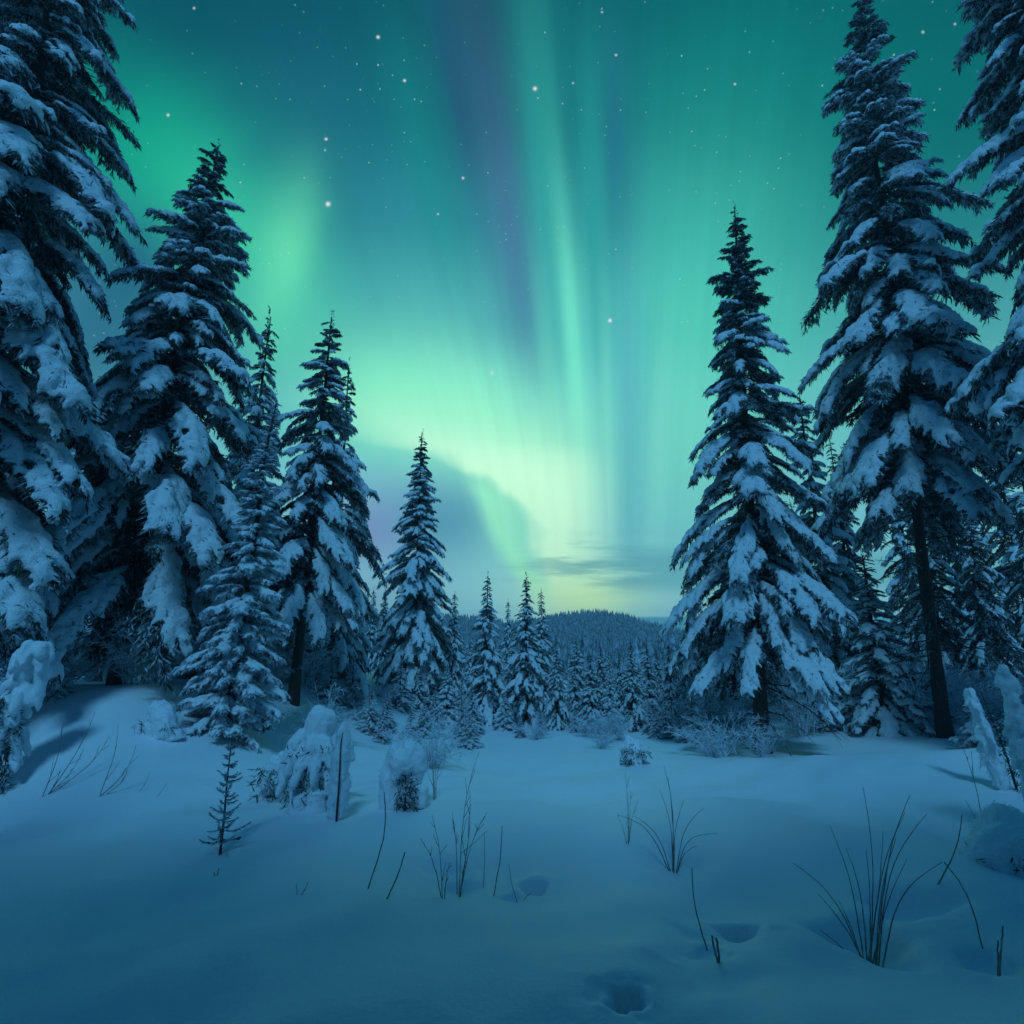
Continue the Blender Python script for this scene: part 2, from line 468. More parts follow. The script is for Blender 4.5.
def build_ground():
    n_a, n_r = 900, 330
    rr = np.concatenate([np.geomspace(0.35, 1.6, 40, endpoint=False), np.geomspace(1.6, 9.0, 300, endpoint=False), np.geomspace(9.0, 60, 170), np.geomspace(62, 480, 60)])
    # finer angles towards the north where the clearing lies
    a1 = np.linspace(-60, 60, 640, endpoint=False); a2 = np.linspace(60, 300, 260, endpoint=False)
    aa = np.radians(np.concatenate([a1, a2]))
    A, R = np.meshgrid(aa, rr)
    X = R * np.sin(A); Y = R * np.cos(A)
    Z = height(X, Y)
    V = np.stack([X, Y, Z], -1).reshape(-1, 3)
    n_r = len(rr)
    i = np.arange(n_r - 1)[:, None] * n_a; j = np.arange(n_a)[None, :]; j2 = (j + 1) % n_a
    F = np.stack([i + j2, i + j, i + n_a + j, i + n_a + j2], -1).reshape(-1, 4)
    c = len(V)
    V = np.vstack([V, [[0, 0, float(height(0, 0))]]])
    T = np.stack([np.full(n_a, c), np.arange(n_a), (np.arange(n_a) + 1) % n_a], -1)
    me = mesh_from('snow_ground', V, [F, T[:, ::-1]], SNOW_GROUND, True)
    o = obj('ground', me); o['kind'] = 'structure'
    return o
build_ground()

# ------------------------------------------------------------------ spruce branches
def norm(v):
    return v / (np.linalg.norm(v, axis=-1, keepdims=True) + 1e-9)

def rot_about(v, k, a):
    k = k / np.linalg.norm(k)
    return v * math.cos(a) + np.cross(k, v) * math.sin(a) + k * np.dot(k, v) * (1 - math.cos(a))

def tube(P, RA, RB, UP, m=8):
    """closed elliptical tube along P; RA half width, RB half height; returns V, F(quads), T(tris)"""
    n = len(P)
    T = norm(np.gradient(P, axis=0))
    B = norm(np.cross(T, UP)); U = np.cross(B, T)
    a = np.linspace(0, 2 * math.pi, m, endpoint=False)
    V = P[:, None, :] + B[:, None, :] * (RA[:, None, None] * np.cos(a)[None, :, None]) + U[:, None, :] * (RB[:, None, None] * np.sin(a)[None, :, None])
    V = V.reshape(-1, 3)
    i = np.arange(n - 1)[:, None] * m; j = np.arange(m)[None, :]; j2 = (j + 1) % m
    F = np.stack([i + j, i + j2, i + m + j2, i + m + j], -1).reshape(-1, 4)
    c0, c1 = len(V), len(V) + 1
    V = np.vstack([V, P[:1], P[-1:]])
    jj = np.arange(m); jj2 = (jj + 1) % m
    T0 = np.stack([np.full(m, c0), jj2, jj], -1)
    T1 = np.stack([np.full(m, c1), (n - 1) * m + jj, (n - 1) * m + jj2], -1)
    return V, F, np.vstack([T0, T1])

def join(parts):
    Vs, Fs, Ts = [], [], []; k = 0
    for V, F, T in parts:
        Vs.append(V)
        if len(F): Fs.append(np.asarray(F) + k)
        if len(T): Ts.append(np.asarray(T) + k)
        k += len(V)
    return (np.vstack(Vs), np.vstack(Fs) if Fs else np.zeros((0, 4), int), np.vstack(Ts) if Ts else np.zeros((0, 3), int))

def remeshed(V, F, T, voxel, smooth, tris, lump=0.0, seed=0, nscale=5):
    """fuse overlapping snow masses into one skin; returns vertices and triangles"""
    me = mesh_from('tmp', V, [F, T], None, True)
    o = bpy.data.objects.new('tmp', me); C.objects.link(o)
    m = o.modifiers.new('r', 'REMESH'); m.mode = 'VOXEL'; m.voxel_size = voxel
    if smooth:
        m = o.modifiers.new('s', 'SMOOTH'); m.iterations = smooth; m.factor = 0.5
    dg = bpy.context.evaluated_depsgraph_get()
    e = o.evaluated_get(dg); em = e.to_mesh()
    nf = sum(len(p.vertices) - 2 for p in em.polygons)
    e.to_mesh_clear()
    if lump > 0:
        tx = bpy.data.textures.new('t', 'CLOUDS'); tx.noise_scale = voxel * nscale; tx.noise_depth = 2
        m = o.modifiers.new('d', 'DISPLACE'); m.texture = tx; m.strength = lump; m.mid_level = 0.5
        m.texture_coords = 'LOCAL'
    if nf > tris:
        m = o.modifiers.new('c', 'DECIMATE'); m.ratio = tris / nf
    m = o.modifiers.new('t', 'TRIANGULATE')
    dg = bpy.context.evaluated_depsgraph_get()
    e = o.evaluated_get(dg); em = e.to_mesh()
    Vo = np.empty(len(em.vertices) * 3, np.float32); em.vertices.foreach_get('co', Vo)
    To = np.empty(len(em.loops), np.int32); em.loops.foreach_get('vertex_index', To)
    e.to_mesh_clear()
    bpy.data.objects.remove(o); bpy.data.meshes.remove(me)
    return Vo.reshape(-1, 3), To.reshape(-1, 3)

def sprigs(rng, P, T, B, U, count, l0, l1, w, spread=1.0, hang=0.5, fwd=(0.35, 0.95)):
    """needle sprigs (thin diamonds) along a twig"""
    n = len(P)
    f = rng.uniform(0.06, 1.0, count) * (n - 1)
    i = np.minimum(f.astype(int), n - 2); fr = (f - i)[:, None]
    p = P[i] * (1 - fr) + P[i + 1] * fr
    t = T[i]; b = B[i]; u = U[i]
    side = rng.choice([-1.0, 1.0], count)[:, None]
    d = norm(t * rng.uniform(fwd[0], fwd[1], (count, 1)) + b * side * rng.uniform(0.1, 1.0, (count, 1)) * spread
             + u * (rng.uniform(-1.0, 0.45, (count, 1)) * 0.75) + np.array([[0, 0, -1.0]]) * (rng.uniform(0, hang, (count, 1))))
    L = rng.uniform(l0, l1, (count, 1)) * (1.0 - 0.35 * (f / (n - 1))[:, None])
    s = norm(np.cross(d, norm(rng.normal(size=(count, 3)))))
    ww = w * rng.uniform(0.7, 1.3, (count, 1))
    a = p; m1 = p + d * L * 0.45 + s * ww; m2 = p + d * L * 0.45 - s * ww; e = p + d * L
    V = np.stack([a, m1, e, m2], 1).reshape(-1, 3)
    k = np.arange(count)[:, None] * 4
    F = np.concatenate([k, k + 1, k + 2, k + 3], 1)
    return V, F, np.zeros((0, 3), int)

def make_branch(seed, L, a0, a1, ntw, snow, width, thick, tris=1300, voxel=0.034, dens=46, sl=(0.09, 0.19), sw=0.013, twl=0.44, cover=0.86, lump=0.05, yawr=(36, 60)):
    """one spruce branch pointing along +X: needle sprigs with its twigs, and the snow lying on it"""
    rng = np.random.RandomState(seed)
    n = 14
    s = np.linspace(0, 1, n)
    ang = np.radians(a0 + (a1 - a0) * s ** 0.85 - np.where(s > .8, (s - .8) * 60, 0))
    yaw = np.cumsum(rng.normal(0, 0.035, n))
    T = np.stack([np.cos(ang) * np.cos(yaw), np.cos(ang) * np.sin(yaw), -np.sin(ang)], -1)
    P = np.vstack([[0, 0, 0], np.cumsum(T[:-1] * (L / (n - 1)), 0)])
    twigs = [(P, L, 1.0)]
    for j in range(ntw):
        sj = 0.20 + 0.74 * (j + rng.uniform(0.1, 0.9)) / ntw
        i = min(int(sj * (n - 1)), n - 2)
        side = 1 if j % 2 else -1
        tl = L * twl * (1 - 0.55 * sj) * min(1.0, 0.55 + sj * 1.3) * rng.uniform(0.7, 1.25)
        t0 = T[i]; up = norm(np.cross(np.cross(t0, [0, 0, 1.0]), t0))
        d = rot_about(t0, up, side * math.radians(rng.uniform(*yawr) - 14 * sj))
        m = 7; pts = [P[i] + (P[i + 1] - P[i]) * rng.uniform(0, 1)]
        for k in range(m - 1):
            d = norm(d + np.array([0, 0, -1.0]) * rng.uniform(0.05, 0.15) + t0 * 0.07 + rng.normal(0, .03, 3))
            pts.append(pts[-1] + d * tl / (m - 1))
        twigs.append((np.array(pts), tl, 0.78))
    need, sn = [], []
    for q, (pts, tl, k) in enumerate(twigs):
        t = norm(np.gradient(pts, axis=0)); b = norm(np.cross(t, [0, 0, 1.0])); u = np.cross(b, t)
        need.append(sprigs(rng, pts, t, b, u, max(5, int(dens * tl)), sl[0], sl[1], sw))
        need.append(sprigs(rng, pts, t, b, u, max(2, int(dens * tl * .35)), sl[0], sl[1] * 1.35, sw, 0.4, 1.6))
        m = len(pts)
        r = np.linspace(0.016 * L if q == 0 else 0.007 * L, 0.004, m)
        need.append(tube(pts, r, r, np.tile([0, 0, 1.0], (m, 1)), 4))
        if snow > 0 and (q == 0 or rng.rand() < cover):
            # resample and drape a lumpy pad over this twig
            mm = 12; ss_ = np.linspace(0, 1, mm)
            pp = np.stack([np.interp(ss_, np.linspace(0, 1, m), pts[:, c]) for c in range(3)], -1)
            tt = norm(np.gradient(pp, axis=0)); bb = norm(np.cross(tt, [0, 0, 1.0])); uu = np.cross(bb, tt)
            prof = np.clip(np.sin(np.pi * np.clip(ss_ * 0.94 + 0.06, 0, 1)) ** 0.5, 0.12, 1)
            if q == 0: prof = prof * np.clip(ss_ / 0.22, 0.15, 1)
            lum = 1 + 0.55 * np.interp(ss_, np.linspace(0, 1, 6), rng.uniform(-.7, .7, 6))
            wv = width * k * prof * lum * rng.uniform(.8, 1.15)
            tv = thick * k * prof * (0.5 + 0.5 * lum) * rng.uniform(.75, 1.25)
            c = pp + uu * (tv[:, None] * 0.72) + bb * (np.interp(ss_, np.linspace(0, 1, 5), rng.normal(0, .22, 5))[:, None] * width)
            sn.append(tube(c, wv * snow, tv * snow, uu, 8))
            # ragged fingers of snow along both edges, and needles coming out from under them
            nf = int(tl * snow * 9 / (width / .14)) + 2
            for g in range(nf):
                sf = rng.uniform(.15, 1.0); sd = rng.choice([-1.0, 1.0])
                at_ = lambda A: np.array([np.interp(sf, ss_, A[:, e]) for e in range(3)])
                wf = np.interp(sf, ss_, wv) * snow; tf = np.interp(sf, ss_, tv)
                d = norm(at_(tt) * rng.uniform(.3, .9) + at_(bb) * sd * rng.uniform(.4, .9) - np.array([0, 0, 1.0]) * rng.uniform(.15, .6))
                lf = width * rng.uniform(.7, 1.5); rf = width * rng.uniform(.20, .34)
                o_ = at_(c) + at_(bb) * sd * wf * .6 - at_(uu) * tf * .2
                q_ = np.array([o_, o_ + d * lf * .5, o_ + d * lf + [0, 0, -.15 * lf]])
                sn.append(tube(q_, rf * np.array([1, .95, .5]), rf * np.array([.8, .75, .4]), np.tile(at_(uu), (3, 1)), 6))
            ne = max(6, int(dens * tl * 1.1))
            f = rng.uniform(0.08, 1.0, ne); sd = rng.choice([-1.0, 1.0], (ne, 1))
            I = lambda A: np.stack([np.interp(f, ss_, A[:, e]) for e in range(3)], -1)
            wf = np.interp(f, ss_, wv)[:, None] * snow
            p = I(pp) + I(bb) * sd * wf * rng.uniform(.45, .95, (ne, 1)) + I(uu) * rng.uniform(-.01, .05, (ne, 1)) * (width / .14)
            d = norm(I(tt) * rng.uniform(.3, 1.0, (ne, 1)) + I(bb) * sd * rng.uniform(.3, 1.0, (ne, 1)) + np.array([[0, 0, -1.0]]) * rng.uniform(0, .8, (ne, 1)))
            Ls = rng.uniform(sl[0], sl[1] * 1.05, (ne, 1)); sv_ = norm(np.cross(d, norm(rng.normal(size=(ne, 3))))) * sw
            need.append((np.stack([p, p + d * Ls * .45 + sv_, p + d * Ls, p + d * Ls * .45 - sv_], 1).reshape(-1, 3),
                         np.arange(ne)[:, None] * 4 + np.arange(4)[None, :], np.zeros((0, 3), int)))
    if sn:
        V, F, Tt = join(sn)
        sV, sT = remeshed(V, F, Tt, voxel, 1, tris, lump)
    else:
        sV, sT = np.zeros((0, 3)), np.zeros((0, 3), int)
    if len(sV) and dens > 30:              # a few needle tips come out through the snow
        cnt = int(34 * L * dens / 50)
        p = sV[rng.randint(len(sV), size=cnt)]; dmain = norm(P[-1] - P[0])
        d = norm(dmain[None] * rng.uniform(.2, 1.0, (cnt, 1)) + norm(rng.normal(size=(cnt, 3))) * .9 + np.array([[0, 0, -.3]]))
        ll = rng.uniform(sl[0] * .5, sl[1] * .7, (cnt, 1)); p = p - d * ll * .3
        sv_ = norm(np.cross(d, norm(rng.normal(size=(cnt, 3))))) * sw * .85
        need.append((np.stack([p, p + d * ll * .45 + sv_, p + d * ll, p + d * ll * .45 - sv_], 1).reshape(-1, 3), np.arange(cnt)[:, None] * 4 + np.arange(4)[None, :], np.zeros((0, 3), int)))
    nV, nF, nT = join(need)
    return dict(L=L,  nV=nV, nF=nF, nT=nT, sV=sV, sT=sT)

def branch_set(lod, frost=False):
    fw = 1.75 if frost == 'heavy' else 1.0; fc = .3 if frost == 'heavy' else 0.0
    """kinds of branch from the foot of the crown to its tip"""
    k = {0: 1.0, 1: 0.42, 2: 0.2}[lod]
    dn = {0: 1.0, 1: 0.5, 2: 0.28}[lod]; w = {0: 1.0, 1: 1.5, 2: 2.2}[lod]
    nv = {0: 5, 1: 3, 2: 2}[lod]
    vx = {0: 0.027, 1: 0.040, 2: 0.055}[lod]
    S = {}
    if frost:
        S['low'] = [make_branch(900 + i + lod * 50, 1.0, 5, 34, 11, 1.0, .050 * fw, .032 * fw, int(900 * k), vx * .62, 80 * dn, (.05, .11), .009 * w, .42, .8, .03) for i in range(nv)]
        S['mid'] = [make_branch(920 + i + lod * 50, 0.7, -2, 28, 9, 1.0, .042 * fw, .028 * fw, int(700 * k), vx * .55, 80 * dn, (.05, .10), .009 * w, .42, .8, .03) for i in range(nv)]
        S['up'] = [make_branch(940 + i + lod * 50, 0.5, -12, 14, 7, 1.0, .034 * fw, .024 * fw, int(500 * k), vx * .5, 80 * dn, (.04, .09), .009 * w, .42, .65 + fc, .02) for i in range(nv)]
        S['top'] = [make_branch(960 + i + lod * 50, 0.4, -28, 0, 5, .8, .026 * fw, .018 * fw, int(260 * k), vx * .45, 90 * dn, (.04, .09), .009 * w, .4, .5 + fc, .015) for i in range(nv)]
        return S
    S['low'] = [make_branch(100 + i + lod * 50, 2.4, 14, 64, 17, 1.0, .108, .074, int(4200 * k), vx * .95, 52 * dn, (.10, .23), .013 * w, .36, cover=.80, yawr=(26, 48), lump=.07) for i in range(nv)]
    S['mid'] = [make_branch(200 + i + lod * 50, 1.7, 6, 54, 14, 1.0, .090, .062, int(2800 * k), vx * .9, 58 * dn, (.09, .20), .012 * w, .38, cover=.78, yawr=(28, 50), lump=.06) for i in range(nv)]
    S['up'] = [make_branch(300 + i + lod * 50, 1.1, -6, 34, 10, 1.0, .090, .058, int(1300 * k), vx * .8, 66 * dn, (.08, .17), .011 * w, .46, .84) for i in range(nv)]
    S['top'] = [make_branch(400 + i + lod * 50, 0.8, -22, 10, 10, 1.0, .056, .038, int(420 * k), vx * .6, 110 * dn, (.08, .16), .011 * w, .46, .80, .03) for i in range(nv)]
    S['in'] = [make_branch(500 + i + lod * 50, 1.0, 0, 40, 11, 0, .05, .03, 100, vx, 80 * dn, (.10, .24), .013 * w, .55) for i in range(nv)]
    return S
SETS = {}
def get_set(lod, frost):
    if (lod, frost) not in SETS: SETS[(lod, frost)] = branch_set(lod, frost)
    return SETS[(lod, frost)]

def trunk_mesh(H, r0, lean, mat=BARK, m=12, n=28, seed=0, r_top=0.012):
    rng = np.random.RandomState(seed)
    t = np.linspace(0, 1, n) ** 1.3
    z = t * H
    r = r0 * (1 - t) ** 0.9 + r_top + 0.35 * r0 * np.exp(-z / (0.35 + r0))
    wx = np.interp(t, np.linspace(0, 1, 6), np.concatenate([[0], rng.normal(0, .006, 5)])) * H * .5
    wy = np.interp(t, np.linspace(0, 1, 6), np.concatenate([[0], rng.normal(0, .006, 5)])) * H * .5
    P = np.stack([lean[0] * t + wx, lean[1] * t + wy, z - 0.25 * (t == 0)], -1)
    V, F, T = tube(P, r, r, np.tile([1.0, 0.01, 0], (n, 1)), m)
    V[:n * m] += (rng.normal(0, .03, (n * m, 1)) * np.repeat(r, m)[:, None]) * norm(V[:n * m] - np.repeat(P, m, 0))
    return mesh_from('trunk', V, [F, T], mat, True), (t, P, r)

def make_spruce(name, label, x, y, H, R, z0, lean=(0, 0), seed=1, lod=0, frost=False, snow_p=1.0, spacing=0.42, per=6, rt=None,
                top_frac=0.13, power=1.0, crown_mat=None, group=None, cat='tree', bare=0, foot=0.75, snow_scale=1.0, at=None, tilt=0.0, gaps=0.06, inner=3, dusted=.72, cap=2.5):
    rng = np.random.RandomState(seed)
    S = get_set(lod, frost)
    root = thing(name, label, cat, at if at is not None else on_ground(x, y), 0, group)
    r0 = rt if rt else 0.0085 * H + 0.02
    tm, (tt, TP, TR) = trunk_mesh(H, r0, lean, seed=seed, m=14 if lod == 0 else 7, n=30 if lod == 0 else 12)
    obj('trunk', tm, root)
    nV, nF, nT, sV, sT = [], [], [], [], []
    kn = ks = 0
    z = z0; az = rng.uniform(0, 6.28)
    while z < H - 0.10:
        t = (z - z0) / (H - z0)
        r = R * (1 - t) ** power * (foot + (1 - foot) * min(1.0, t / 0.18)) + 0.02 * H ** .5 * 0.6
        cnt = per if t < .82 else max(4, per - 1)
        wh = rng.uniform(0.88, 1.10)
        n_in = inner if not frost else 0
        for b in range(cnt + n_in):
            az += 2.399963 + rng.normal(0, 0.22)
            if rng.rand() < gaps: continue
            Lr = r * wh * rng.uniform(0.70, 1.24)
            if rng.rand() < .12: Lr *= rng.uniform(.55, .8)
            if b >= cnt: Lr = max(.22, r * rng.uniform(.40, .68))
            if t > 1 - top_frac: kind, fall, ext = 'top', rng.uniform(-10, 12), 0.97
            elif t > 0.66: kind, fall, ext = 'up', rng.uniform(-10, 12), 0.92
            elif t > 0.34: kind, fall, ext = 'mid', rng.uniform(-9, 12), 0.83
            else: kind, fall, ext = 'low', rng.uniform(-8, 10), 0.76
            L = min(cap, max(0.10, Lr / ext))
            if kind == 'low' and L < 1.3: kind = 'mid'
            if kind == 'mid' and L < 0.75 and not frost: kind = 'up'
            if kind == 'up' and L > 1.5: kind = 'mid'
            if b >= cnt: kind, L = 'in', Lr
            br = S[kind][rng.randint(len(S[kind]))]
            k = L / br['L']
            zz = z + rng.uniform(-.5, .5) * spacing
            zt = min(max(zz, 0.05), H - 0.03)
            c = np.array([np.interp(zt, TP[:, 2], TP[:, 0]), np.interp(zt, TP[:, 2], TP[:, 1]), zt])
            p = math.radians(fall + tilt); ca, sa = math.cos(az), math.sin(az); cp, sp = math.cos(p), math.sin(p)
            mir = rng.choice([-1.0, 1.0]); roll = rng.normal(0, .16)
            Ry = np.array([[cp, 0, sp], [0, 1, 0], [-sp, 0, cp]]); Rz = np.array([[ca, -sa, 0], [sa, ca, 0], [0, 0, 1]])
            Rx = np.array([[1, 0, 0], [0, math.cos(roll), -math.sin(roll)], [0, math.sin(roll), math.cos(roll)]])
            M = Rz @ Ry @ Rx @ np.diag([k, k * mir * rng.uniform(.85, 1.15), k])
            nV.append(br['nV'] @ M.T + c)
            nF.append(br['nF'] + kn); nT.append(br['nT'] + kn); kn += len(br['nV'])
            if len(br['sV']) and rng.rand() < snow_p:
                v = br['sV'] @ M.T + c
                sV.append(v)
                sT.append((br['sT'] if mir > 0 else br['sT'][:, ::-1]) + ks); ks += len(v)
        z += spacing * rng.uniform(.75, 1.25) * (1.0 if t < .6 else 0.72)
    # leader
    P = np.array([[lean[0], lean[1], H - .35], [lean[0], lean[1], H - .1], [lean[0], lean[1], H + .15]]); 
    t_ = np.tile([0, 0, 1.0], (3, 1)); b_ = np.tile([1.0, 0, 0], (3, 1)); u_ = np.tile([0, 1.0, 0], (3, 1))
    q = sprigs(rng, P, t_, b_, u_, 30, .05, .12, .010 if lod == 0 else .016, 1.0, 0.0)
    nV.append(q[0]); nF.append(q[1] + kn); kn += len(q[0])
    merged = lod > 0 and len(sV) > 0            # small trees: snow and needles are one crown
    NV, NF = np.vstack(nV), [np.vstack(nF), np.vstack(nT)]
    n_need = sum(len(f) for f in NF)
    if merged:
        NF = [NF[0], np.vstack([NF[1], np.vstack(sT) + len(NV)])]; NV = np.vstack([NV] + sV)
    cm = mesh_from('crown', NV, NF, crown_mat or (NEEDLE_FROST if frost else NEEDLE), False)
    n_all = len(cm.polygons); mi = np.zeros(n_all, np.int32)
    cm.materials.append(NEEDLE_FROST if frost else NEEDLE_DUST); cm.materials.append(SNOW)
    if not frost: mi[:n_need] = np.repeat(rng.rand((n_need + 2) // 3) < dusted, 3)[:n_need]
    if merged:
        mi[n_need:] = 2; sm = np.zeros(n_all, bool); sm[n_need:] = True
        cm.polygons.foreach_set('use_smooth', sm)
    cm.polygons.foreach_set('material_index', mi)
    obj('crown', cm, root)
    if sV and not merged:
        obj('snow_load', mesh_from('snow_load', np.vstack(sV), np.vstack(sT), SNOW, True), root)
    if bare:
        obj('bare_branches', bare_mesh(rng, TP, TR, bare, 0.12 * z0 + .4, z0 * 1.15, R), root)
    return root

def thin_tube(pts, r0, r1, m=3):
    n = len(pts); r = np.linspace(r0, r1, n)
    return tube(np.asarray(pts, float), r, r, np.tile([0.13, 0.21, 0.97], (n, 1)), m)

def bare_mesh(rng, TP, TR, count, za, zb, R):
    out = []
    for i in range(count):
        z = rng.uniform(za, zb); a = rng.uniform(0, 6.28)
        c = np.array([np.interp(z, TP[:, 2], TP[:, 0]), np.interp(z, TP[:, 2], TP[:, 1]), z])
        d = np.array([math.cos(a), math.sin(a), rng.uniform(-.35, .12)])
        L = R * rng.uniform(.35, 1.0); pts = [c]; dirs = []
        for k in range(7):
            d = norm(d + np.array([0, 0, -.05]) + rng.normal(0, .06, 3)); dirs.append(d)
            pts.append(pts[-1] + d * L / 7)
        out.append(thin_tube(pts, .016, .004, 4))
        for k in range(1, 7):
            for s in range(2):
                dd = norm(dirs[k] + rng.normal(0, .55, 3)); l = L * rng.uniform(.08, .25)
                p0 = pts[k]
                out.append(thin_tube([p0, p0 + dd * l * .5 + [0, 0, -.01], p0 + dd * l + [0, 0, -.05]], .006, .002, 3))
    V, F, T = join(out)
    return mesh_from('bare_branches', V, [F, T], TWIG_DARK, False)

NEAR = []
def near(*a, **k):
    r = make_spruce('spruce_tree', *a, **k); NEAR.append(r); return r

near('tall snow-laden spruce at the left edge, its top cut off by the frame', -7.95, 7.6, 18.5, 2.15, 2.9, seed=5, spacing=.33, per=8, power=.85, snow_p=.94)
near('broad snow-laden spruce on the left snow bank, second tallest of the left side', -6.68, 10.0, 10.9, 2.1, 2.0, lean=(.5, 0), seed=7, spacing=.31, per=8, bare=24, power=.8, snow_p=.94)
near('slender frost-covered young spruce in front of the broad spruce on the bank', -4.27, 9.0, 5.35, .56, .12, lean=(.25, 0), seed=12, frost=True, spacing=.14, per=9, power=.7, foot=.8)
near('snow-draped spruce right of the frosted young spruce, bare foot showing', -4.4, 12.0, 8.6, 1.5, 2.2, lean=(.2, 0), seed=19, spacing=.30, per=7, bare=14, power=.8, snow_p=.9)
near('isolated slim spruce left of the bright aurora fold, heavy with snow', -2.99, 18.0, 8.5, 1.5, .45, seed=24, lod=0, spacing=.25, per=9, power=.9, cap=1.45, bare=6)
near('pointed snow-laden spruce right of the clearing with thin dark spire', 4.75, 11.5, 12.0, 1.68, 2.1, lean=(.5, 0), seed=31, spacing=.30, per=7, top_frac=.26, bare=26, power=.85, snow_p=.9)
near('tallest spruce on the right with long bare dark trunk', 8.6, 12.0, 19.0, 2.35, 5.2, lean=(.8, 0), seed=37, spacing=.36, per=7, rt=.115, bare=70, top_frac=.16, power=.8, snow_p=.94)
near('big snow-laden spruce cut off by the right edge', 9.45, 8.0, 18.0, 2.2, 2.2, seed=41, spacing=.33, per=8, power=.85, snow_p=.94)

# ------------------------------------------------------------------ more spruces: behind the front row and round the clearing
def top_height(px, py, d):
    return EYE + ray(px, py)[1] * d
def place(px, d):
    return ray(px, 640)[0] * d, d

SLIM = [make_spruce('spruce_tree', 'slim', 0, 0, 5.0, 1.05, .15, seed=60 + i, lod=1, spacing=.20, per=7, at=Vector((0, 0, 0)), power=.88, rt=.06, inner=2, dusted=.75,
                    snow_p=(.95, .9, .8, .9)[i]) for i in range(4)]
DARK = [make_spruce('spruce_tree', 'dark', 0, 0, 9.0, 1.5, .8, seed=70 + i, lod=1, spacing=.34, per=7, at=Vector((0, 0, 0)), power=.85, snow_p=.55, bare=14, dusted=.5)
        for i in range(3)]
FROST = [make_spruce('spruce_tree', 'frost', 0, 0, 3.0, .62, .05, seed=80 + i, lod=1, frost=True, spacing=.14, per=8, at=Vector((0, 0, 0)), power=.85, foot=.9)
         for i in range(2)]
HEAVY = [make_spruce('snowy_sapling', 'heavy', 0, 0, 1.6, .46, .03, seed=90 + i, lod=0, frost='heavy', spacing=.11, per=8, at=Vector((0, 0, 0)), power=.8, foot=.9, rt=.02)
         for i in range(2)]
SNOWY = [make_spruce('spruce_tree', 'snowy', 0, 0, 4.0, .80, .1, seed=95 + i, lod=1, frost='heavy', spacing=.17, per=8, at=Vector((0, 0, 0)), power=.85, foot=.9, rt=.05)
         for i in range(3)]
USED = set()
rnd = random.Random(5)
def plant(kind, label, px, d, top, group=None, wide=1.0, H0=None, name=None):
    """stand a tree of that kind where it grows, as tall as it is"""
    src = kind[rnd.randrange(len(kind))]
    base_H = {id(SLIM): 5.0, id(DARK): 9.0, id(FROST): 3.0, id(HEAVY): 1.6, id(SNOWY): 4.0}[id(kind)]
    a, b = ray(px, top)
    x = ray(px, top if top else 690)[0] * d
    g = on_ground(x, d)
    H = max(.8, EYE + b * d - g.z) if H0 is None else H0
    k = H / (base_H + .1)
    if src.name not in USED:
        USED.add(src.name); o = src
        o.location = g; o.rotation_euler = (0, 0, rnd.uniform(0, 6.28)); o.scale = (k * wide, k * wide, k); o['label'] = label
    else:
        o = copy_thing(src, g, rnd.uniform(0, 6.28), (k * wide, k * wide, k), label)
    if name: o.name = name
    if group: o['group'] = group
    elif 'group' in o: del o['group']
    return o

plant(SLIM, 'dark narrow spruce top right of the broad left spruce, above the frosted young one', 270, 14.0, 310, wide=.62)
plant(SLIM, 'dark pointed spruce close behind the snow-draped spruce with bare foot', 350, 15.0, 360, wide=.62)
plant(SLIM, 'dim spruce top showing in the gap left of the broad spruce', 132, 16.0, 362, wide=.62)
plant(SLIM, 'dim far spruce top beside the left edge tree', 88, 17.5, 392, wide=.6)
plant(SLIM, 'left one of the two tallest small spruces before the wooded hill', 488, 17.0, 573, wide=.85)
plant(SLIM, 'right one of the two tallest small spruces before the wooded hill', 526, 16.6, 574, wide=.9)
plant(SLIM, 'thin spruce tip close right behind the tallest small spruces', 541, 19.0, 590, wide=.7)
plant(SLIM, 'thin dark spruce tip in the gap between two small spruces', 508, 23.0, 600, wide=.6)
plant(SLIM, 'small spruce just right of the isolated slim spruce', 455, 19.0, 592, wide=.75)
plant(SLIM, 'small snowy spruce in front of the wooded hill left of its crest', 590, 14.8, 652, wide=1.1)
plant(SLIM, 'small snowy spruce under the crest of the wooded hill', 630, 15.2, 640, wide=.95)
plant(SLIM, 'dark small spruce close left of the right pointed spruce', 668, 15.0, 643, wide=.8)
plant(SLIM, 'spruce rising behind the right pointed spruce, only its flank showing', 800, 16.0, 392, wide=.75)
plant(SLIM, 'pale small spruce right of the tallest small spruces', 556, 15.2, 636, wide=.8)
plant(SNOWY, 'finely frosted small spruce between two snowy ones before the hill', 609, 14.6, 662, wide=.8)
small_o = plant(SLIM, 'small spruce with heavy hanging snow left of the tall bare trunk', 862, 13.2, 552, wide=1.25)
g_dark = 'dark spruces in the wood behind the front row'
for px, d, top in ((40, 12, 520), (150, 15, 470), (205, 14, 480), (250, 16, 500), (310, 17, 520), (355, 20, 540), (-40, 15, 400), (10, 19, 440), (385, 24, 590), (180, 22, 470),
                   (120, 13.4, 560), (330, 22, 560), (720, 15, 520), (760, 18, 470), (830, 17, 440), (906, 16.5, 430), (960, 15, 480), (1010, 16, 420), (1050, 14, 400),
                   (890, 22, 450), (985, 20, 400), (790, 23, 500), (935, 25, 430), (1075, 19, 330), (700, 20, 600)):
    plant(DARK, 'dark snow-dusted spruce in the wood behind the front row of trees', px, d, top, g_dark, wide=.8 if d < 18 else .95)
g_mid = 'small spruces at the far edge of the clearing'
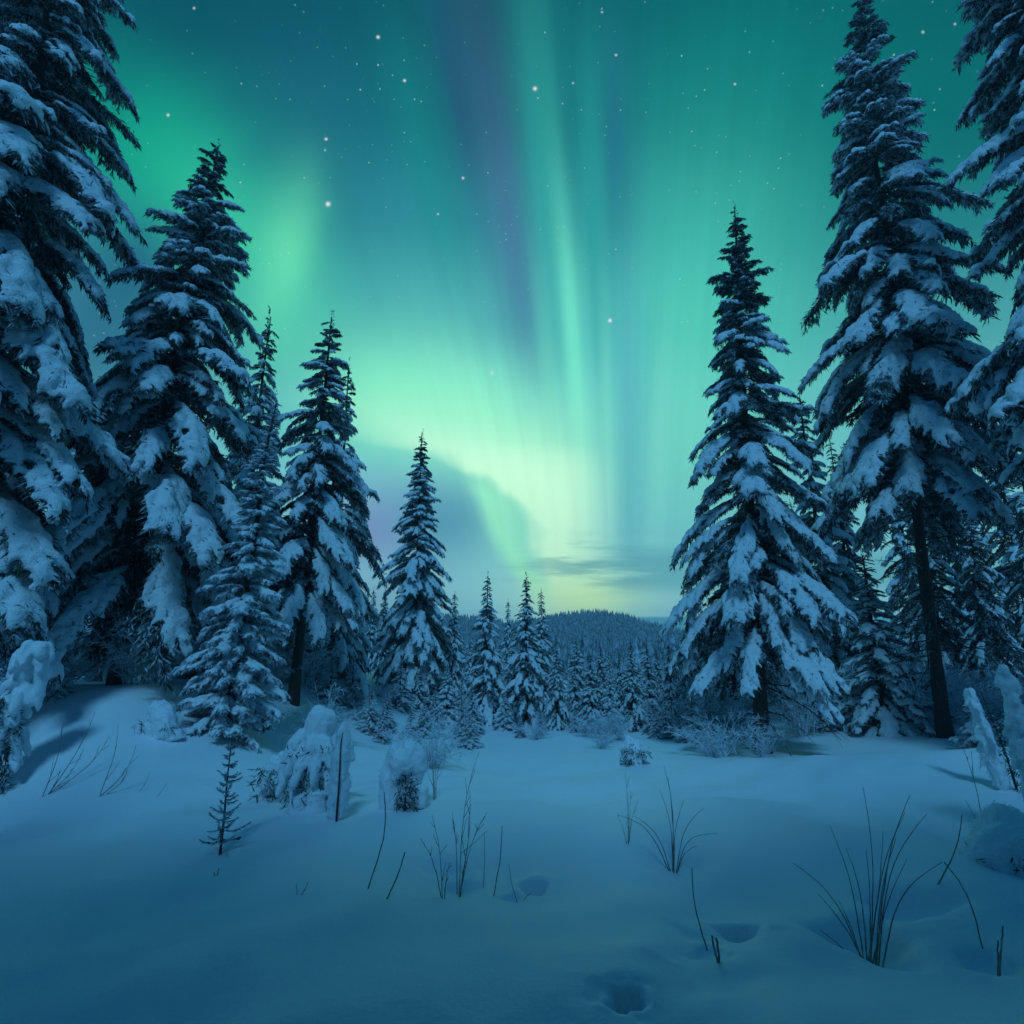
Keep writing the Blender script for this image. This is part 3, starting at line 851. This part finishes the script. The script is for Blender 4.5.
mid_spots = [(374, 25, 588), (386, 26, 592), (362, 22, 610), (400, 24, 640), (440, 22, 630), (470, 24, 625), (478, 20, 660), (500, 21, 640), (515, 24, 650), (560, 22, 662), (575, 20, 655),
             (608, 18.5, 647), (618, 24, 668), (645, 20, 665), (655, 24, 668), (682, 17.5, 640), (690, 22, 630), (600, 27, 670), (635, 30, 668), (540, 28, 640), (430, 30, 620), (450, 34, 632),
             (570, 34, 668), (662, 30, 664), (585, 38, 674), (625, 40, 676), (650, 42, 672), (675, 36, 662), (520, 36, 640), (490, 32, 640), (465, 42, 640), (610, 34, 676), (545, 44, 660),
             (695, 28, 620), (410, 36, 615), (420, 44, 628), (395, 32, 610), (345, 28, 600), (640, 50, 678), (595, 52, 680), (560, 54, 672), (668, 52, 676), (505, 50, 650)]
mid_spots += [(420, 19, 655), (447, 17.5, 668), (462, 16.5, 676), (476, 17.8, 640), (512, 18.4, 632), (574, 17.4, 660), (648, 17.4, 655), (683, 16.4, 632), (576, 18, 634), (600, 17.6, 642), (646, 17.2, 634), (656, 18.5, 646), (676, 19, 640), (619, 18.2, 652), (638, 16.4, 660), (390, 19, 640), (405, 18, 660)]
for i, (px, d, top) in enumerate(mid_spots):
    plant((SLIM, FROST, SLIM, SNOWY)[i % 4], 'small snow-dusted spruce at the far edge of the clearing', px, d, top, g_mid, wide=rnd.uniform(.7, .95))
g_low = 'frosted spruce saplings in the thicket'
for px, d, h in ((384, 12.2, .8), (412, 13.0, .7), (425, 14.0, .8), (520, 13.8, .45), (655, 13.6, .6), (678, 13.4, .8), (372, 12.6, 1.0), (388, 13.4, .9), (352, 13.8, 1.2), (436, 15.2, 1.1), (462, 13.8, .95), (472, 14.4, 1.2), (447, 16.5, 1.6), (505, 15.4, 1.0), (540, 14.2, .6),
                 (648, 14.4, .8), (574, 14.4, .6), (664, 13.8, 1.0), (690, 13.0, 1.3), (705, 14.0, 1.2), (820, 14.0, 1.1), (400, 16, 1.3), (420, 17, 1.2),
                 (330, 13.4, 1.0), (255, 11.6, 1.1), (240, 12.5, 1.4), (340, 15.0, 1.6), (598, 17, 1.5), (640, 17, 1.4)):
    plant((FROST, SNOWY)[int(px) % 2], 'small frosted spruce sapling in the thicket at the foot of the trees', px, d, 0, g_low, wide=rnd.uniform(1.0, 1.5), H0=h, name='spruce_sapling')
for o in (small_o,): pass

# ------------------------------------------------------------------ leafless frosted shrubs under the trees
def shrub_mesh(seed, H, stems, spread):
    rng = np.random.RandomState(seed); out = []
    for i in range(stems):
        a = rng.uniform(0, 6.28); tilt = rng.uniform(.1, spread)
        d = np.array([math.cos(a) * tilt, math.sin(a) * tilt, 1.0]); d = d / np.linalg.norm(d)
        L = H * rng.uniform(.55, 1.15); n = 8
        p = np.array([math.cos(a), math.sin(a), 0]) * rng.uniform(0, .12) * H - [0, 0, .08]; pts = [p]; ds = []
        for k in range(n):
            d = norm(d + rng.normal(0, .09, 3) + np.array([math.cos(a), math.sin(a), -.35]) * .06 * k / 3); ds.append(d)
            pts.append(pts[-1] + d * L / n)
        out.append(thin_tube(pts, .0075, .003, 4))
        for k in range(2, n + 1):
            for s in range(rng.randint(2, 5)):
                dd = norm(ds[min(k, n - 1)] * .8 + rng.normal(0, .6, 3)); l = L * rng.uniform(.10, .30) 
                p0 = pts[k]; p1 = p0 + dd * l * .5; p2 = p0 + dd * l + [0, 0, -.12 * l]
                out.append(thin_tube([p0, p1, p2], .0045, .0022, 3))
                for w in range(3):
                    d3 = norm(dd + rng.normal(0, .6, 3)); out.append(thin_tube([p1, p1 + d3 * l * .45], .004, .002, 3))
    V, F, T = join(out)
    return mesh_from('shrub', V, [F, T], TWIG_FROST, False)
SHRUBS = [shrub_mesh(600 + i, 1.0, 16 + 4 * i, .5 + .12 * i) for i in range(5)]
def shrub(px, d, h, label, group):
    x = ray(px, 720)[0] * d
    o = obj('leafless_shrub', SHRUBS[rnd.randrange(5)]); o.location = on_ground(x, d)
    o.rotation_euler = (0, 0, rnd.uniform(0, 6.28)); o.scale = (h * rnd.uniform(.9, 1.4), h * rnd.uniform(.9, 1.4), h)
    return tag(o, label, 'shrub', group)
for i in range(44):
    shrub(rnd.uniform(335, 690), rnd.uniform(12.9, 18.5), rnd.uniform(.25, .60), 'frosted leafless shrub in the thicket across the far side of the clearing', 'frosted shrubs across the clearing')
for i in range(30):
    shrub(rnd.uniform(690, 1030), rnd.uniform(12.6, 19), rnd.uniform(.7, 1.7), 'frosted leafless shrub under the tall trees on the right', 'frosted shrubs under the right trees')
for i in range(26):
    px, d = rnd.uniform(20, 345), rnd.uniform(10.4, 17)
    if 262 < px < 318 and d < 12.8: d += 2.6
    shrub(px, d, rnd.uniform(.6, 1.4), 'frosted leafless shrub in the shade of the left trees', 'frosted shrubs under the left trees')
shrub(128, 9.7, 1.0, 'low frosted twiggy bush against the foot of the broad left spruce', None)
shrub(760, 10.9, .5, 'small frosted bush hugging the trunk of the right pointed spruce', None)
shrub(715, 11.2, .9, 'wide frosted bush left of the trunk of the right pointed spruce', None)
shrub(432, 9.4, .75, 'thin frosted bush right of the snow-hooded stump', None)
shrub(600, 12.2, .35, 'tiny frosted bush alone on the snow left of the snowy bush', None)

# ------------------------------------------------------------------ wood on the far hill and in the valley: one mass
def far_forest():
    rng = np.random.RandomState(77)
    N = 78000
    y = np.where(rng.rand(N) < .84, rng.uniform(125, 325, N), rng.uniform(62, 125, N)); x = rng.uniform(-.36, .62, N) * y
    keep = (x > -150) & (x < 190); x, y = x[keep], y[keep]; N = len(x)
    z = height(x, y)
    H = rng.uniform(1.5, 2.9, N) * rng.choice([1, 1, 1, 1, 1.2, 1.7], N)
    R = H * rng.uniform(.15, .22, N)
    tiers, m = 3, 5
    Vs, Fs = [], []; k = 0
    for t in range(tiers):
        zb = t / tiers * .82 + .04; zt = min(1.0, zb + .42); rr = (1 - zb) ** .9
        a = rng.uniform(0, 6.28, (N, 1)) + np.arange(m)[None, :] * 2 * math.pi / m
        rad = R[:, None] * rr * rng.uniform(.65, 1.25, (N, m))
        ring = np.stack([x[:, None] + rad * np.cos(a), y[:, None] + rad * np.sin(a), z[:, None] + H[:, None] * (zb + rng.uniform(-.05, .05, (N, m)))], -1)
        apex = np.stack([x, y, z + H * zt], -1)[:, None, :]
        V = np.concatenate([ring, apex], 1).reshape(-1, 3)
        b = k + np.arange(N)[:, None, None] * (m + 1)
        j = np.arange(m); tri = np.stack([j, (j + 1) % m, np.full(m, m)], -1)[None]
        Fs.append((b + tri).reshape(-1, 3)); Vs.append(V); k += len(V)
    me = mesh_from('far_forest', np.vstack(Vs), np.vstack(Fs), NEEDLE_DUST_FAR, False)
    o = obj('far_forest', me); tag(o, 'dense snow-dusted spruce wood covering the far hill', 'forest', kind='stuff')
NEEDLE_DUST_FAR = frosty('distant_spruce', 0.34, 0.66, 0.8, (0.05, 0.07, 0.075, 1), (0.52, 0.57, 0.64, 1))
far_forest()

# ------------------------------------------------------------------ snow-buried saplings near the clearing
def lumps(blobs, voxel, tris, smooth=3, lump=.03):
    """fuse lumps of snow; each blob is a polyline of (x, y, z, radius)"""
    parts = []
    for bl in blobs:
        b = np.array(bl, float)
        t = np.linspace(0, 1, max(6, len(b) * 4)); s = np.linspace(0, 1, len(b))
        P = np.stack([np.interp(t, s, b[:, i]) for i in range(3)], -1); r = np.interp(t, s, b[:, 3])
        cap = np.clip(np.minimum(t, 1 - t) / .12, 0, 1); r = r * np.sqrt(np.clip(1 - (1 - cap) ** 2, .12, 1))
        parts.append(tube(P, r, r, np.tile([0.31, 0.17, 0.93] if abs(P[-1, 2] - P[0, 2]) < .7 * np.linalg.norm(P[-1] - P[0]) else [1.0, .1, 0], (len(t), 1)), 10))
    V, F, T = join(parts)
    return remeshed(V, F, T, voxel, smooth, tris, lump, nscale=9)

def dark_sprigs(rng, pts, count, l0, l1, w, down=.8):
    """needle sprigs round given points"""
    pts = np.asarray(pts, float)
    p = pts[rng.randint(len(pts), size=count)] + rng.normal(0, .03, (count, 3))
    d = norm(rng.normal(size=(count, 3)) + np.array([0, 0, -down])); L = rng.uniform(l0, l1, (count, 1))
    s = norm(np.cross(d, norm(rng.normal(size=(count, 3))))) * w
    V = np.stack([p, p + d * L * .45 + s, p + d * L, p + d * L * .45 - s], 1).reshape(-1, 3)
    return V, np.arange(count)[:, None] * 4 + np.arange(4)[None, :], np.zeros((0, 3), int)

def buried(name, label, cat, loc, blobs, stem, needle_pts, seed, voxel=.014, tris=14000, count=260, l=(.06, .15), smooth=2, lump=.05, rz=0.0):
    rng = np.random.RandomState(seed)
    root = thing(name, label, cat, loc, rz)
    V, T = lumps(blobs, voxel, tris, smooth, lump)
    obj('snow_load', mesh_from('snow_load', V, T, SNOW_CLOSE, True), root)
    fz = rng.randint(len(V), size=650); fp = V[fz]
    cen = V.mean(0) * [1, 1, .8]; fd = norm(norm(fp - cen) + rng.normal(0, .6, fp.shape) + [0, 0, -.25]); fl = rng.uniform(.015, .05, (len(fp), 1))
    fs = norm(np.cross(fd, norm(rng.normal(size=fp.shape)))) * .0035
    FV = np.stack([fp, fp + fd * fl * .5 + fs, fp + fd * fl, fp + fd * fl * .5 - fs], 1).reshape(-1, 3)
    tag(obj('frost', mesh_from('frost', FV, np.arange(len(fp))[:, None] * 4 + np.arange(4)[None, :], FUZZ, False), root), kind='stuff')
    V, F, T = join([thin_tube(stem, .012, .004, 6)]); obj('stem', mesh_from('stem', V, [F, T], BARK, True), root)
    if needle_pts is not None and len(needle_pts):
        V, F, T = dark_sprigs(rng, needle_pts, count, l[0], l[1], .007)
        me = mesh_from('needles', V, F, NEEDLE, False); me.materials.append(NEEDLE_FROST)
        me.polygons.foreach_set('material_index', (rng.rand(len(me.polygons)) < .3).astype(np.int32)); obj('needles', me, root)
    return root

def at_spot(px, py, dz=0.0):
    x, y = spot(px, py); return on_ground(x, y, dz)

def shaggy(rng, stem, n, reach, r, z0=.12, down=.9, core=.6):
    """short drooping snow fingers round a bent stem"""
    st = np.array(stem, float); out = []
    for i in range(n):
        t = rng.uniform(z0, 1.0); k = t * (len(st) - 1); j = min(int(k), len(st) - 2); p = st[j] + (st[j + 1] - st[j]) * (k - j)
        a = rng.uniform(0, 6.28); w = reach * (1.0 - .55 * t) * rng.uniform(.6, 1.2)
        d = np.array([math.cos(a), math.sin(a), 0]) * w
        q = p + d * .55 + [0, 0, .02]; e = p + d + [0, 0, -down * w * rng.uniform(.6, 1.3)]
        out.append([(*p, r * core), (*q, r * rng.uniform(.8, 1.15)), (*e, r * rng.uniform(.45, .8))])
    return out

R_ = np.random.RandomState
# bowed sapling at the left edge
st = [(0, 0, 0), (.02, 0, .5), (.05, 0, 1.0), (.12, -.02, 1.4), (.22, -.02, 1.58), (.32, -.02, 1.50)]
bl = shaggy(R_(1), st, 60, .30, .06, .12) + [[(.04, 0, .8, .09), (.12, 0, 1.3, .13), (.2, 0, 1.53, .12), (.29, 0, 1.42, .09), (.32, 0, 1.1, .06), (.33, .02, .8, .03)]]
buried('spruce_sapling', 'snow-caked sapling bowed over at the left edge with dark needles underneath', 'sapling', at_spot(-6, 788), bl, st[:4],
       np.array([(.16, -.10, z) for z in np.linspace(.05, .8, 14)] + [(.05, -.20, z) for z in np.linspace(.1, 1.0, 12)]), 1, count=700)
# bush under snow, its upright neighbour, hooded stump
rb = R_(2); bl = []
for i in range(54):
    a = rb.uniform(0, 6.28); q = rb.uniform(.05, .30); h = rb.uniform(.5, 1.0) * (1 - .9 * q)
    x, y = q * math.cos(a), q * math.sin(a)
    bl.append([(x * .6, y * .6, h, .075), (x * 1.05, y * 1.05, h - .10, .065), (x * 1.35, y * 1.35, h - .30, .035)])
bl += [[(.02, .06, -.05, .26), (.02, .06, .4, .22), (.02, .04, .75, .16)], [(-.05, 0, .55, .16), (.02, 0, .92, .17), (.08, 0, 1.02, .12)], [(-.2, -.05, .2, .12), (-.22, -.05, .6, .13), (-.12, 0, .8, .1)], [(.2, -.05, .0, .1), (.16, -.1, .35, .1)], [(-.1, -.22, -.05, .12), (-.1, -.2, .2, .09)], [(.08, -.25, -.05, .13), (.08, -.2, .22, .1)]]
buried('snowy_bush', 'lumpy snow-smothered bush left of the upright snow post', 'bush', at_spot(314, 806), bl, [(0, 0, -.05), (0, 0, .5), (.02, 0, .85)],
       np.array([(x, -abs(.34 - .5 * abs(x)) , z) for x in (-.2, -.1, 0, .1, .2) for z in (.1, .2, .3, .45, .6)]) * [1, .8, 1], 2, count=420, l=(.05, .12))
bl = [[(0, 0, -.05, .10), (.0, 0, .35, .105), (.01, 0, .7, .085), (.02, 0, .92, .05)]] + shaggy(R_(3), [(0, 0, .05), (0, 0, .5), (.01, 0, .85)], 14, .12, .045, .0)
buried('snowy_sapling', 'upright post-like sapling sheathed in snow beside the lumpy bush', 'sapling', at_spot(337, 818), bl, [(.03, -.125, -.05), (.035, -.125, .35), (.02, -.10, .72), (.02, -.02, .9)],
       None, 3)
bl = [[(-.17, -.03, -.08, .13), (-.14, 0, .36, .14), (-.02, 0, .60, .17), (.10, 0, .52, .13), (.17, 0, .28, .09)], [(0, .1, 0, .16), (0, .08, .4, .2), (0, .03, .56, .17)],
      [(-.1, -.12, .30, .06), (-.03, -.12, .55, .12), (.09, -.12, .42, .06)], [(.19, -.03, .0, .07), (.2, -.03, .25, .07)]]
buried('tree_stump', 'rounded snow-hooded stump with dark hollow under its cap', 'stump', at_spot(404, 808), bl, [(.03, -.10, -.05), (.03, -.11, .2), (.02, -.1, .42)],
       np.array([(x, -.15, z) for x in (-.02, .03, .08, .12) for z in (.05, .12, .2, .28, .34)]), 4, count=260, l=(.03, .09))
bl = shaggy(R_(5), [(0, 0, 0), (0, 0, .3), (.02, 0, .5)], 22, .24, .05, .1)
buried('snowy_bush', 'low shaggy snow-dusted bush left of the lumpy one', 'bush', at_spot(275, 798), bl, [(0, 0, -.05), (0, 0, .3), (.02, 0, .45)],
       np.array([(x, -.14, z) for x in (-.15, 0, .15) for z in (.08, .2, .3)]), 5, count=200)
# right edge
st = [(.03, 0, 0), (.0, 0, .5), (-.03, 0, 1.0), (-.08, 0, 1.42)]
buried('snowy_sapling', 'tall snow-crusted sapling at the right edge rising from a white mound', 'sapling', at_spot(1044, 842),
       [[(.03, 0, -.05, .11), (.0, 0, .45, .085), (-.03, 0, .95, .065), (-.07, 0, 1.28, .055), (-.09, 0, 1.42, .035)]] + shaggy(R_(6), st, 44, .16, .034, .0, 1.0),
       [(p[0] + .12, p[1] - .06, p[2]) for p in st], np.array([(.15 - .06 * z, -.10, z) for z in np.linspace(.05, 1.1, 16)]), 6, count=420, l=(.04, .12))
buried('snowy_bush', 'smooth white snow mound over a bush at the right edge', 'bush', at_spot(1012, 862), [[(-.34, -.02, -.10, .16), (-.1, 0, .0, .25), (.12, .02, .06, .30), (.45, .05, -.02, .26)], [(-.05, .1, .0, .2), (.08, .1, .24, .17), (.2, .1, .2, .12)], [(-.2, -.16, -.12, .16), (.2, -.2, -.1, .2)]],
       [(0, 0, -.05), (.02, 0, .3)], np.array([(-.12, -.24, .06), (.2, -.3, .12), (-.3, -.1, .02)]), 7, count=120)
st = [(.10, 0, 0), (.05, 0, .35), (-.03, 0, .7), (-.10, 0, .98)]
buried('snowy_sapling', 'slender leaning sapling plastered with snow, left of the right edge sapling', 'sapling', at_spot(994, 789),
       [[(.09, 0, -.05, .09), (.05, 0, .35, .07), (-.03, 0, .70, .06), (-.10, 0, .98, .03)]] + shaggy(R_(8), st, 40, .15, .026, .0, 1.1),
       [(p[0] + .09, p[1] - .06, p[2]) for p in st], np.array([(.20 - .16 * z, -.09, z) for z in np.linspace(.02, .7, 12)]), 8, count=260, l=(.03, .09))
plant(HEAVY, 'stubby frosted sapling right of the long bare trunk', 970, 10.6, 0, None, wide=1.0, H0=1.05, name='spruce_sapling')
plant(HEAVY, 'stubby frosted sapling on the left bank behind the dry twigs', 57, 8.8, 0, None, wide=1.2, H0=.62, name='spruce_sapling')
buried('snowy_bush', 'small leaning cone of snow over a bush on the left bank', 'bush', at_spot(158, 733), [[(.14, 0, -.1, .16), (.04, 0, .22, .17), (-.12, 0, .40, .09)], [(-.1, 0, -.1, .14), (-.06, 0, .15, .14)], [(.25, 0, -.1, .12), (.22, 0, .05, .1)]],
       [(0, 0, -.05), (0, 0, .3)], np.array([(-.15, -.1, .1), (.2, -.12, .08)]), 9, count=80)
buried('snowy_bush', 'shaggy little snow-covered bush at the right end of the clearing floor', 'bush', at_spot(633, 764), shaggy(R_(10), [(0, 0, 0), (0, 0, .25), (.0, 0, .42)], 34, .28, .05, .05),
       [(0, 0, -.05), (0, 0, .4)], np.array([(x, -.15, z) for x in (-.2, -.1, 0, .1, .2) for z in (.06, .2)]), 10, count=240, l=(.05, .12))
plant(SNOWY, 'bushy frosted sapling under the two tallest small spruces', 470, 12.4, 0, None, wide=1.6, H0=.7, name='spruce_sapling')

# ------------------------------------------------------------------ bare little spruce in the left foreground
def little_spruce():
    rng = R_(21); H = .98
    root = thing('spruce_sapling', 'tiny dark spruce with short bare branches alone in the left foreground', 'sapling', at_spot(220, 855))
    P = np.array([(0, 0, -.06), (.003, 0, .3), (-.004, 0, .6), (.0, 0, H)])
    V, F, T = thin_tube(P, .013, .004, 7); obj('stem', mesh_from('stem', V, [F, T], TWIG_DARK, True), root)
    out = []; z = .12
    while z < H - .06:
        n = 5; a0 = rng.uniform(0, 6.28)
        for i in range(n):
            if rng.rand() < .1: continue
            a = a0 + i * 6.283 / n + rng.normal(0, .3); L = (.115 * (1 - z / H) + .05) * rng.uniform(.6, 1.2)
            if z < .2: L *= 1.3
            p0 = np.array([0, 0, z + rng.uniform(-.02, .02)]); h = np.array([math.cos(a), math.sin(a), 0]); up = rng.uniform(.1, .55) if z > .2 else rng.uniform(-.1, .25)
            pts = np.array([p0 + h * L * s + np.array([0, 0, L * (-.10 * math.sin(s * 3.1) + up * s ** 1.5)]) for s in np.linspace(0, 1, 6)])
            out.append(thin_tube(pts, .005, .002, 4))
            t = norm(np.gradient(pts, axis=0)); b = norm(np.cross(t, [0, 0, 1.0])); u = np.cross(b, t)
            out.append(sprigs(rng, pts, t, b, u, int(520 * L) + 10, .018, .042, .0030, 1.0, 0.0))
        z += .078 * rng.uniform(.75, 1.25)
    V, F, T = join(out); me = mesh_from('branches', V, [F, T], NEEDLE_DUST, False); me.materials.append(NEEDLE_FROST); me.polygons.foreach_set('material_index', (rng.rand(len(me.polygons)) < .62).astype(np.int32)); obj('branches', me, root)
little_spruce()

# ------------------------------------------------------------------ dry grass, stalks and twigs sticking out of the snow
def stalk_pts(base, tip, bend=0.0, n=14, sag=0.0):
    b = np.array(base, float); t = np.array(tip, float); v = t - b
    side = -norm(np.cross(v, [0, 1.0, 0])); s = np.linspace(0, 1, n)[:, None]
    return b + v * s + side * (bend * np.sin(s ** 1.25 * math.pi) * np.linalg.norm(v)) + np.array([0, 0, 1.0]) * sag * np.sin(s * math.pi) * np.linalg.norm(v)
def pix(px, py, d):
    a, b = ray(px, py); return np.array([a * d, d, EYE + b * d])
def stalks(name, label, cat, base_px, tips, r=.006, twigs=0, seed=1, fan=.05, tip_r=.0016):
    """one plant: every stalk springs from the same place in the snow"""
    rng = R_(seed)
    x, y = spot(*base_px); g = np.array(on_ground(x, y))
    out = []
    for (px, py, dd, bend, off) in tips:
        b0 = g + np.array([off * .35, rng.uniform(-fan, fan), 0]); b0[2] = float(height(b0[0], b0[1])) - .03
        pts = stalk_pts(b0, pix(px, py, y + dd), bend)
        pts[1:-1] += rng.normal(0, .0011, (len(pts) - 2, 3))
        out.append(thin_tube(pts - g, .78 * r * rng.uniform(.75, 1.1), tip_r, 5))
        for k in range(twigs):
            i = rng.randint(3, len(pts) - 1); t = norm(pts[i] - pts[i - 1]); d = norm(t + rng.normal(0, .42, 3) * [1, .8, .5]); l = rng.uniform(.05, .2) * (1.25 - i / len(pts)) * np.linalg.norm(pts[-1] - pts[0]) * 1.6
            q = [pts[i] - g, pts[i] - g + d * l * .5 + [0, 0, .03 * l], pts[i] - g + d * l + [0, 0, .12 * l]]
            out.append(thin_tube(q, r * .45, tip_r, 4))
    V, F, T = join(out)
    o = obj(name, mesh_from(name, V, [F, T], STALK, True)); o.location = g
    return tag(o, label, cat)

stalks('grass_tuft', 'big spreading tuft of dry grass in a snow hollow, right foreground', 'grass tuft', (868, 940),
       [(793, 863, -.15, .10, -.10), (818, 894, .1, .06, -.08), (830, 826, .1, .05, -.02), (846, 848, -.1, .05, 0), (863, 787, .15, .04, 0), (883, 831, .2, .02, .02), (896, 838, -.2, -.04, .01), (910, 795, .1, -.05, .02),
        (927, 814, 0, -.10, .03), (907, 859, .2, -.04, .02), (942, 862, -.1, -.13, .03), (866, 850, .3, .02, .01), (838, 900, .25, .05, -.06), (820, 930, -.1, .03, -.12), (905, 812, .3, -.05, .02)], .0075, 0, 31, .07)
stalks('grass_tuft', 'arching tuft of dry grass at centre right with drooping blades', 'grass tuft', (673, 864),
       [(618, 815, .1, .16, -.04), (634, 816, -.1, .12, -.02), (664, 766, .1, .05, 0), (660, 790, .2, .06, 0), (668, 778, -.1, .02, .01), (704, 808, .1, -.12, .02), (718, 834, -.1, -.24, .03), (697, 846, .1, -.14, .03), (684, 800, .2, -.06, .01)], .007, 0, 32, .04)
stalks('dry_weed', 'thin dry weed left of the arching grass tuft', 'weed', (628, 845), [(625, 770, .1, .02, 0), (617, 815, 0, .05, -.02), (638, 800, .1, -.05, .02), (631, 790, .2, 0, .01)], .004, 3, 33, .03, .0012)
stalks('dry_weed', 'tall branching dry weed left of centre', 'weed', (458, 890), [(479, 752, .1, -.05, .03), (470, 790, -.1, .03, .02), (487, 812, .2, -.06, .02), (452, 812, .1, .03, -.03), (466, 858, 0, -.03, .05)], .006, 6, 34, .06, .0014)
stalks('dry_weed', 'twiggy dry weed with two stems, left neighbour of the tall weed', 'weed', (443, 899), [(432, 815, .1, .04, 0), (420, 838, .0, .07, -.02), (450, 862, .1, -.04, .03)], .005, 5, 35, .04, .0014)
stalks('dry_stalk', 'single bent stalk leaning to the snow-hooded stump', 'stalk', (367, 889), [(384, 792, .1, .08, 0)], .0085, 0, 36, 0, .004)
stalks('dry_stalk', 'short slanting stalk right of the bent stalk', 'stalk', (385, 899), [(405, 852, .0, .03, 0)], .007, 0, 37, 0, .004)
stalks('dry_stalk', 'straight stalk right of the tall branching weed, the longer of two', 'stalk', (493, 897), [(502, 826, .0, .03, 0)], .0065, 0, 38, 0, .003)
stalks('dry_stalk', 'thin straight stalk close to the tall branching weed, the shorter of two', 'stalk', (483, 888), [(484, 832, .0, .02, 0)], .005, 0, 39, 0, .002)
stalks('dry_stalk', 'faint leaning stalk at the edge of a snow hollow', 'stalk', (519, 902), [(509, 864, .0, -.04, 0), (531, 893, .0, -.1, .03)], .004, 0, 40, 0, .002)
stalks('dry_stalk', 'lone curved stalk beside a footprint hollow, right of centre', 'stalk', (708, 946), [(692, 868, .0, -.05, 0)], .0065, 0, 41, 0, .003)
stalks('dry_stalk', 'broken stub at the foot of the lone curved stalk', 'stalk', (719, 954), [(712, 936, .0, -.03, 0), (716, 938, .0, .02, .01)], .009, 0, 42, .01, .006)
stalks('dry_stalk', 'long drooping stalk near the right edge', 'stalk', (984, 950), [(944, 862, .0, .09, 0)], .007, 0, 43, 0, .003)
stalks('dry_stalk', 'short thick stub at the lower right', 'stalk', (997, 972), [(1003, 926, .0, .0, 0), (998, 940, .05, 0, -.01)], .009, 0, 44, .01, .004)
stalks('dry_stalk', 'slanting stalk behind the drooping one, right side', 'stalk', (935, 887), [(962, 815, .0, .06, 0)], .0065, 0, 45, 0, .003)
stalks('dry_weed', 'tall thin twig with side shoots near the right saplings', 'weed', (988, 846), [(957, 735, .1, .05, 0), (965, 800, 0, .03, -.02), (975, 820, .1, -.04, -.01)], .006, 3, 46, .03, .0016)
stalks('dry_stalk', 'small slanting twig beside the right white mound', 'stalk', (985, 862), [(965, 842, .0, .0, 0), (972, 838, .05, .02, .01)], .006, 0, 47, .01, .003)
stalks('dry_weed', 'arching bare twigs on the left bank, the taller clump', 'weed', (102, 794), [(136, 745, .1, .12, 0), (150, 772, .1, .30, .05), (167, 783, .0, .3, .06), (128, 766, .1, .18, .02), (118, 724, .3, .06, .02)], .0065, 2, 48, .06, .002)
stalks('dry_weed', 'tangle of bare twigs beside the bowed left sapling', 'weed', (44, 796), [(62, 726, .1, .06, 0), (84, 748, .1, .08, .04), (95, 712, .3, .05, .06), (110, 735, .4, .1, .08), (60, 770, 0, .05, .02)], .0065, 4, 49, .08, .002)
stalks('dry_weed', 'pale dry shoots right of the snow-hooded stump', 'weed', (434, 800), [(437, 742, .1, 0, .01), (429, 752, .1, .04, -.02), (441, 760, 0, -.04, .03), (432, 745, .2, 0, 0)], .005, 3, 50, .05, .0014)
stalks('dry_stalk', 'tiny twig tip left of the bent stalk', 'stalk', (298, 895), [(308, 882, 0, .05, .01), (296, 884, 0, 0, 0)], .004, 0, 51, .01, .002)
stalks('dry_stalk', 'tiny dark tip below the little dark spruce', 'stalk', (216, 876), [(219, 868, 0, .0, 0), (214, 872, 0, 0, -.01)], .006, 0, 52, .01, .003)

# ------------------------------------------------------------------ unseen spruces added at the back of the viewer to shade the foreground
SHADE_SPRUCES = [(-5.4, -1.6, 10.5), (-3.0, -2.2, 11.0), (-.7, -2.6, 11.4), (1.7, -2.3, 11.0), (4.0, -1.9, 10.8), (6.4, -1.2, 10.0), (-1.9, -4.4, 14.0), (.6, -4.8, 14.0), (3.2, -4.2, 13.5), (-4.6, -4.0, 13.5), (8.4, -.6, 10.0), (-7.9, -.8, 10.0), (2.9, -1.7, 10.6)]
for i, (x, y, h) in enumerate(SHADE_SPRUCES):
    c = copy_thing(DARK[i % 3], on_ground(x, y), 1.3 * i, (h / 9.1 * (1.15 if i < 6 else .95), h / 9.1 * (1.15 if i < 6 else .95), h / 9.1), 'dark snow-dusted spruce added behind the viewer to shade the foreground')
    c.name = 'spruce_tree'; c['group'] = 'added shade spruces behind the viewer'

# ------------------------------------------------------------------ cold air over the valley
def haze():
    x0, x1, y0, y1, z0, z1 = -520.0, 520.0, -520.0, 520.0, -8.0, 26.0
    V = [(x, y, z) for z in (z0, z1) for y in (y0, y1) for x in (x0, x1)]
    F = [(0, 2, 3, 1), (4, 5, 7, 6), (0, 1, 5, 4), (2, 6, 7, 3), (0, 4, 6, 2), (1, 3, 7, 5)]
    me = mesh_from('haze', np.array(V), np.array(F), None, False)
    m = bpy.data.materials.new('cold_haze'); m.use_nodes = True
    t = m.node_tree; t.nodes.clear()
    out = t.nodes.new('ShaderNodeOutputMaterial'); v = t.nodes.new('ShaderNodeVolumePrincipled')
    v.inputs['Color'].default_value = (0.78, 0.88, 1.0, 1); v.inputs['Density'].default_value = 0.0014
    v.inputs['Anisotropy'].default_value = 0.2
    t.links.new(v.outputs[0], out.inputs['Volume'])
    me.materials.append(m)
    o = obj('haze', me); tag(o, 'thin cold haze in the air', 'haze', kind='stuff')
HAZE = True
if HAZE: haze()

# kinds of which no tree was planted
for kind in (SLIM, DARK, FROST, HEAVY, SNOWY):
    for o in kind:
        if o.name not in USED and not any(k in o.get('label', '') for k in ('spruce', 'sapling')):
            for ch in list(o.children): bpy.data.objects.remove(ch)
            bpy.data.objects.remove(o)
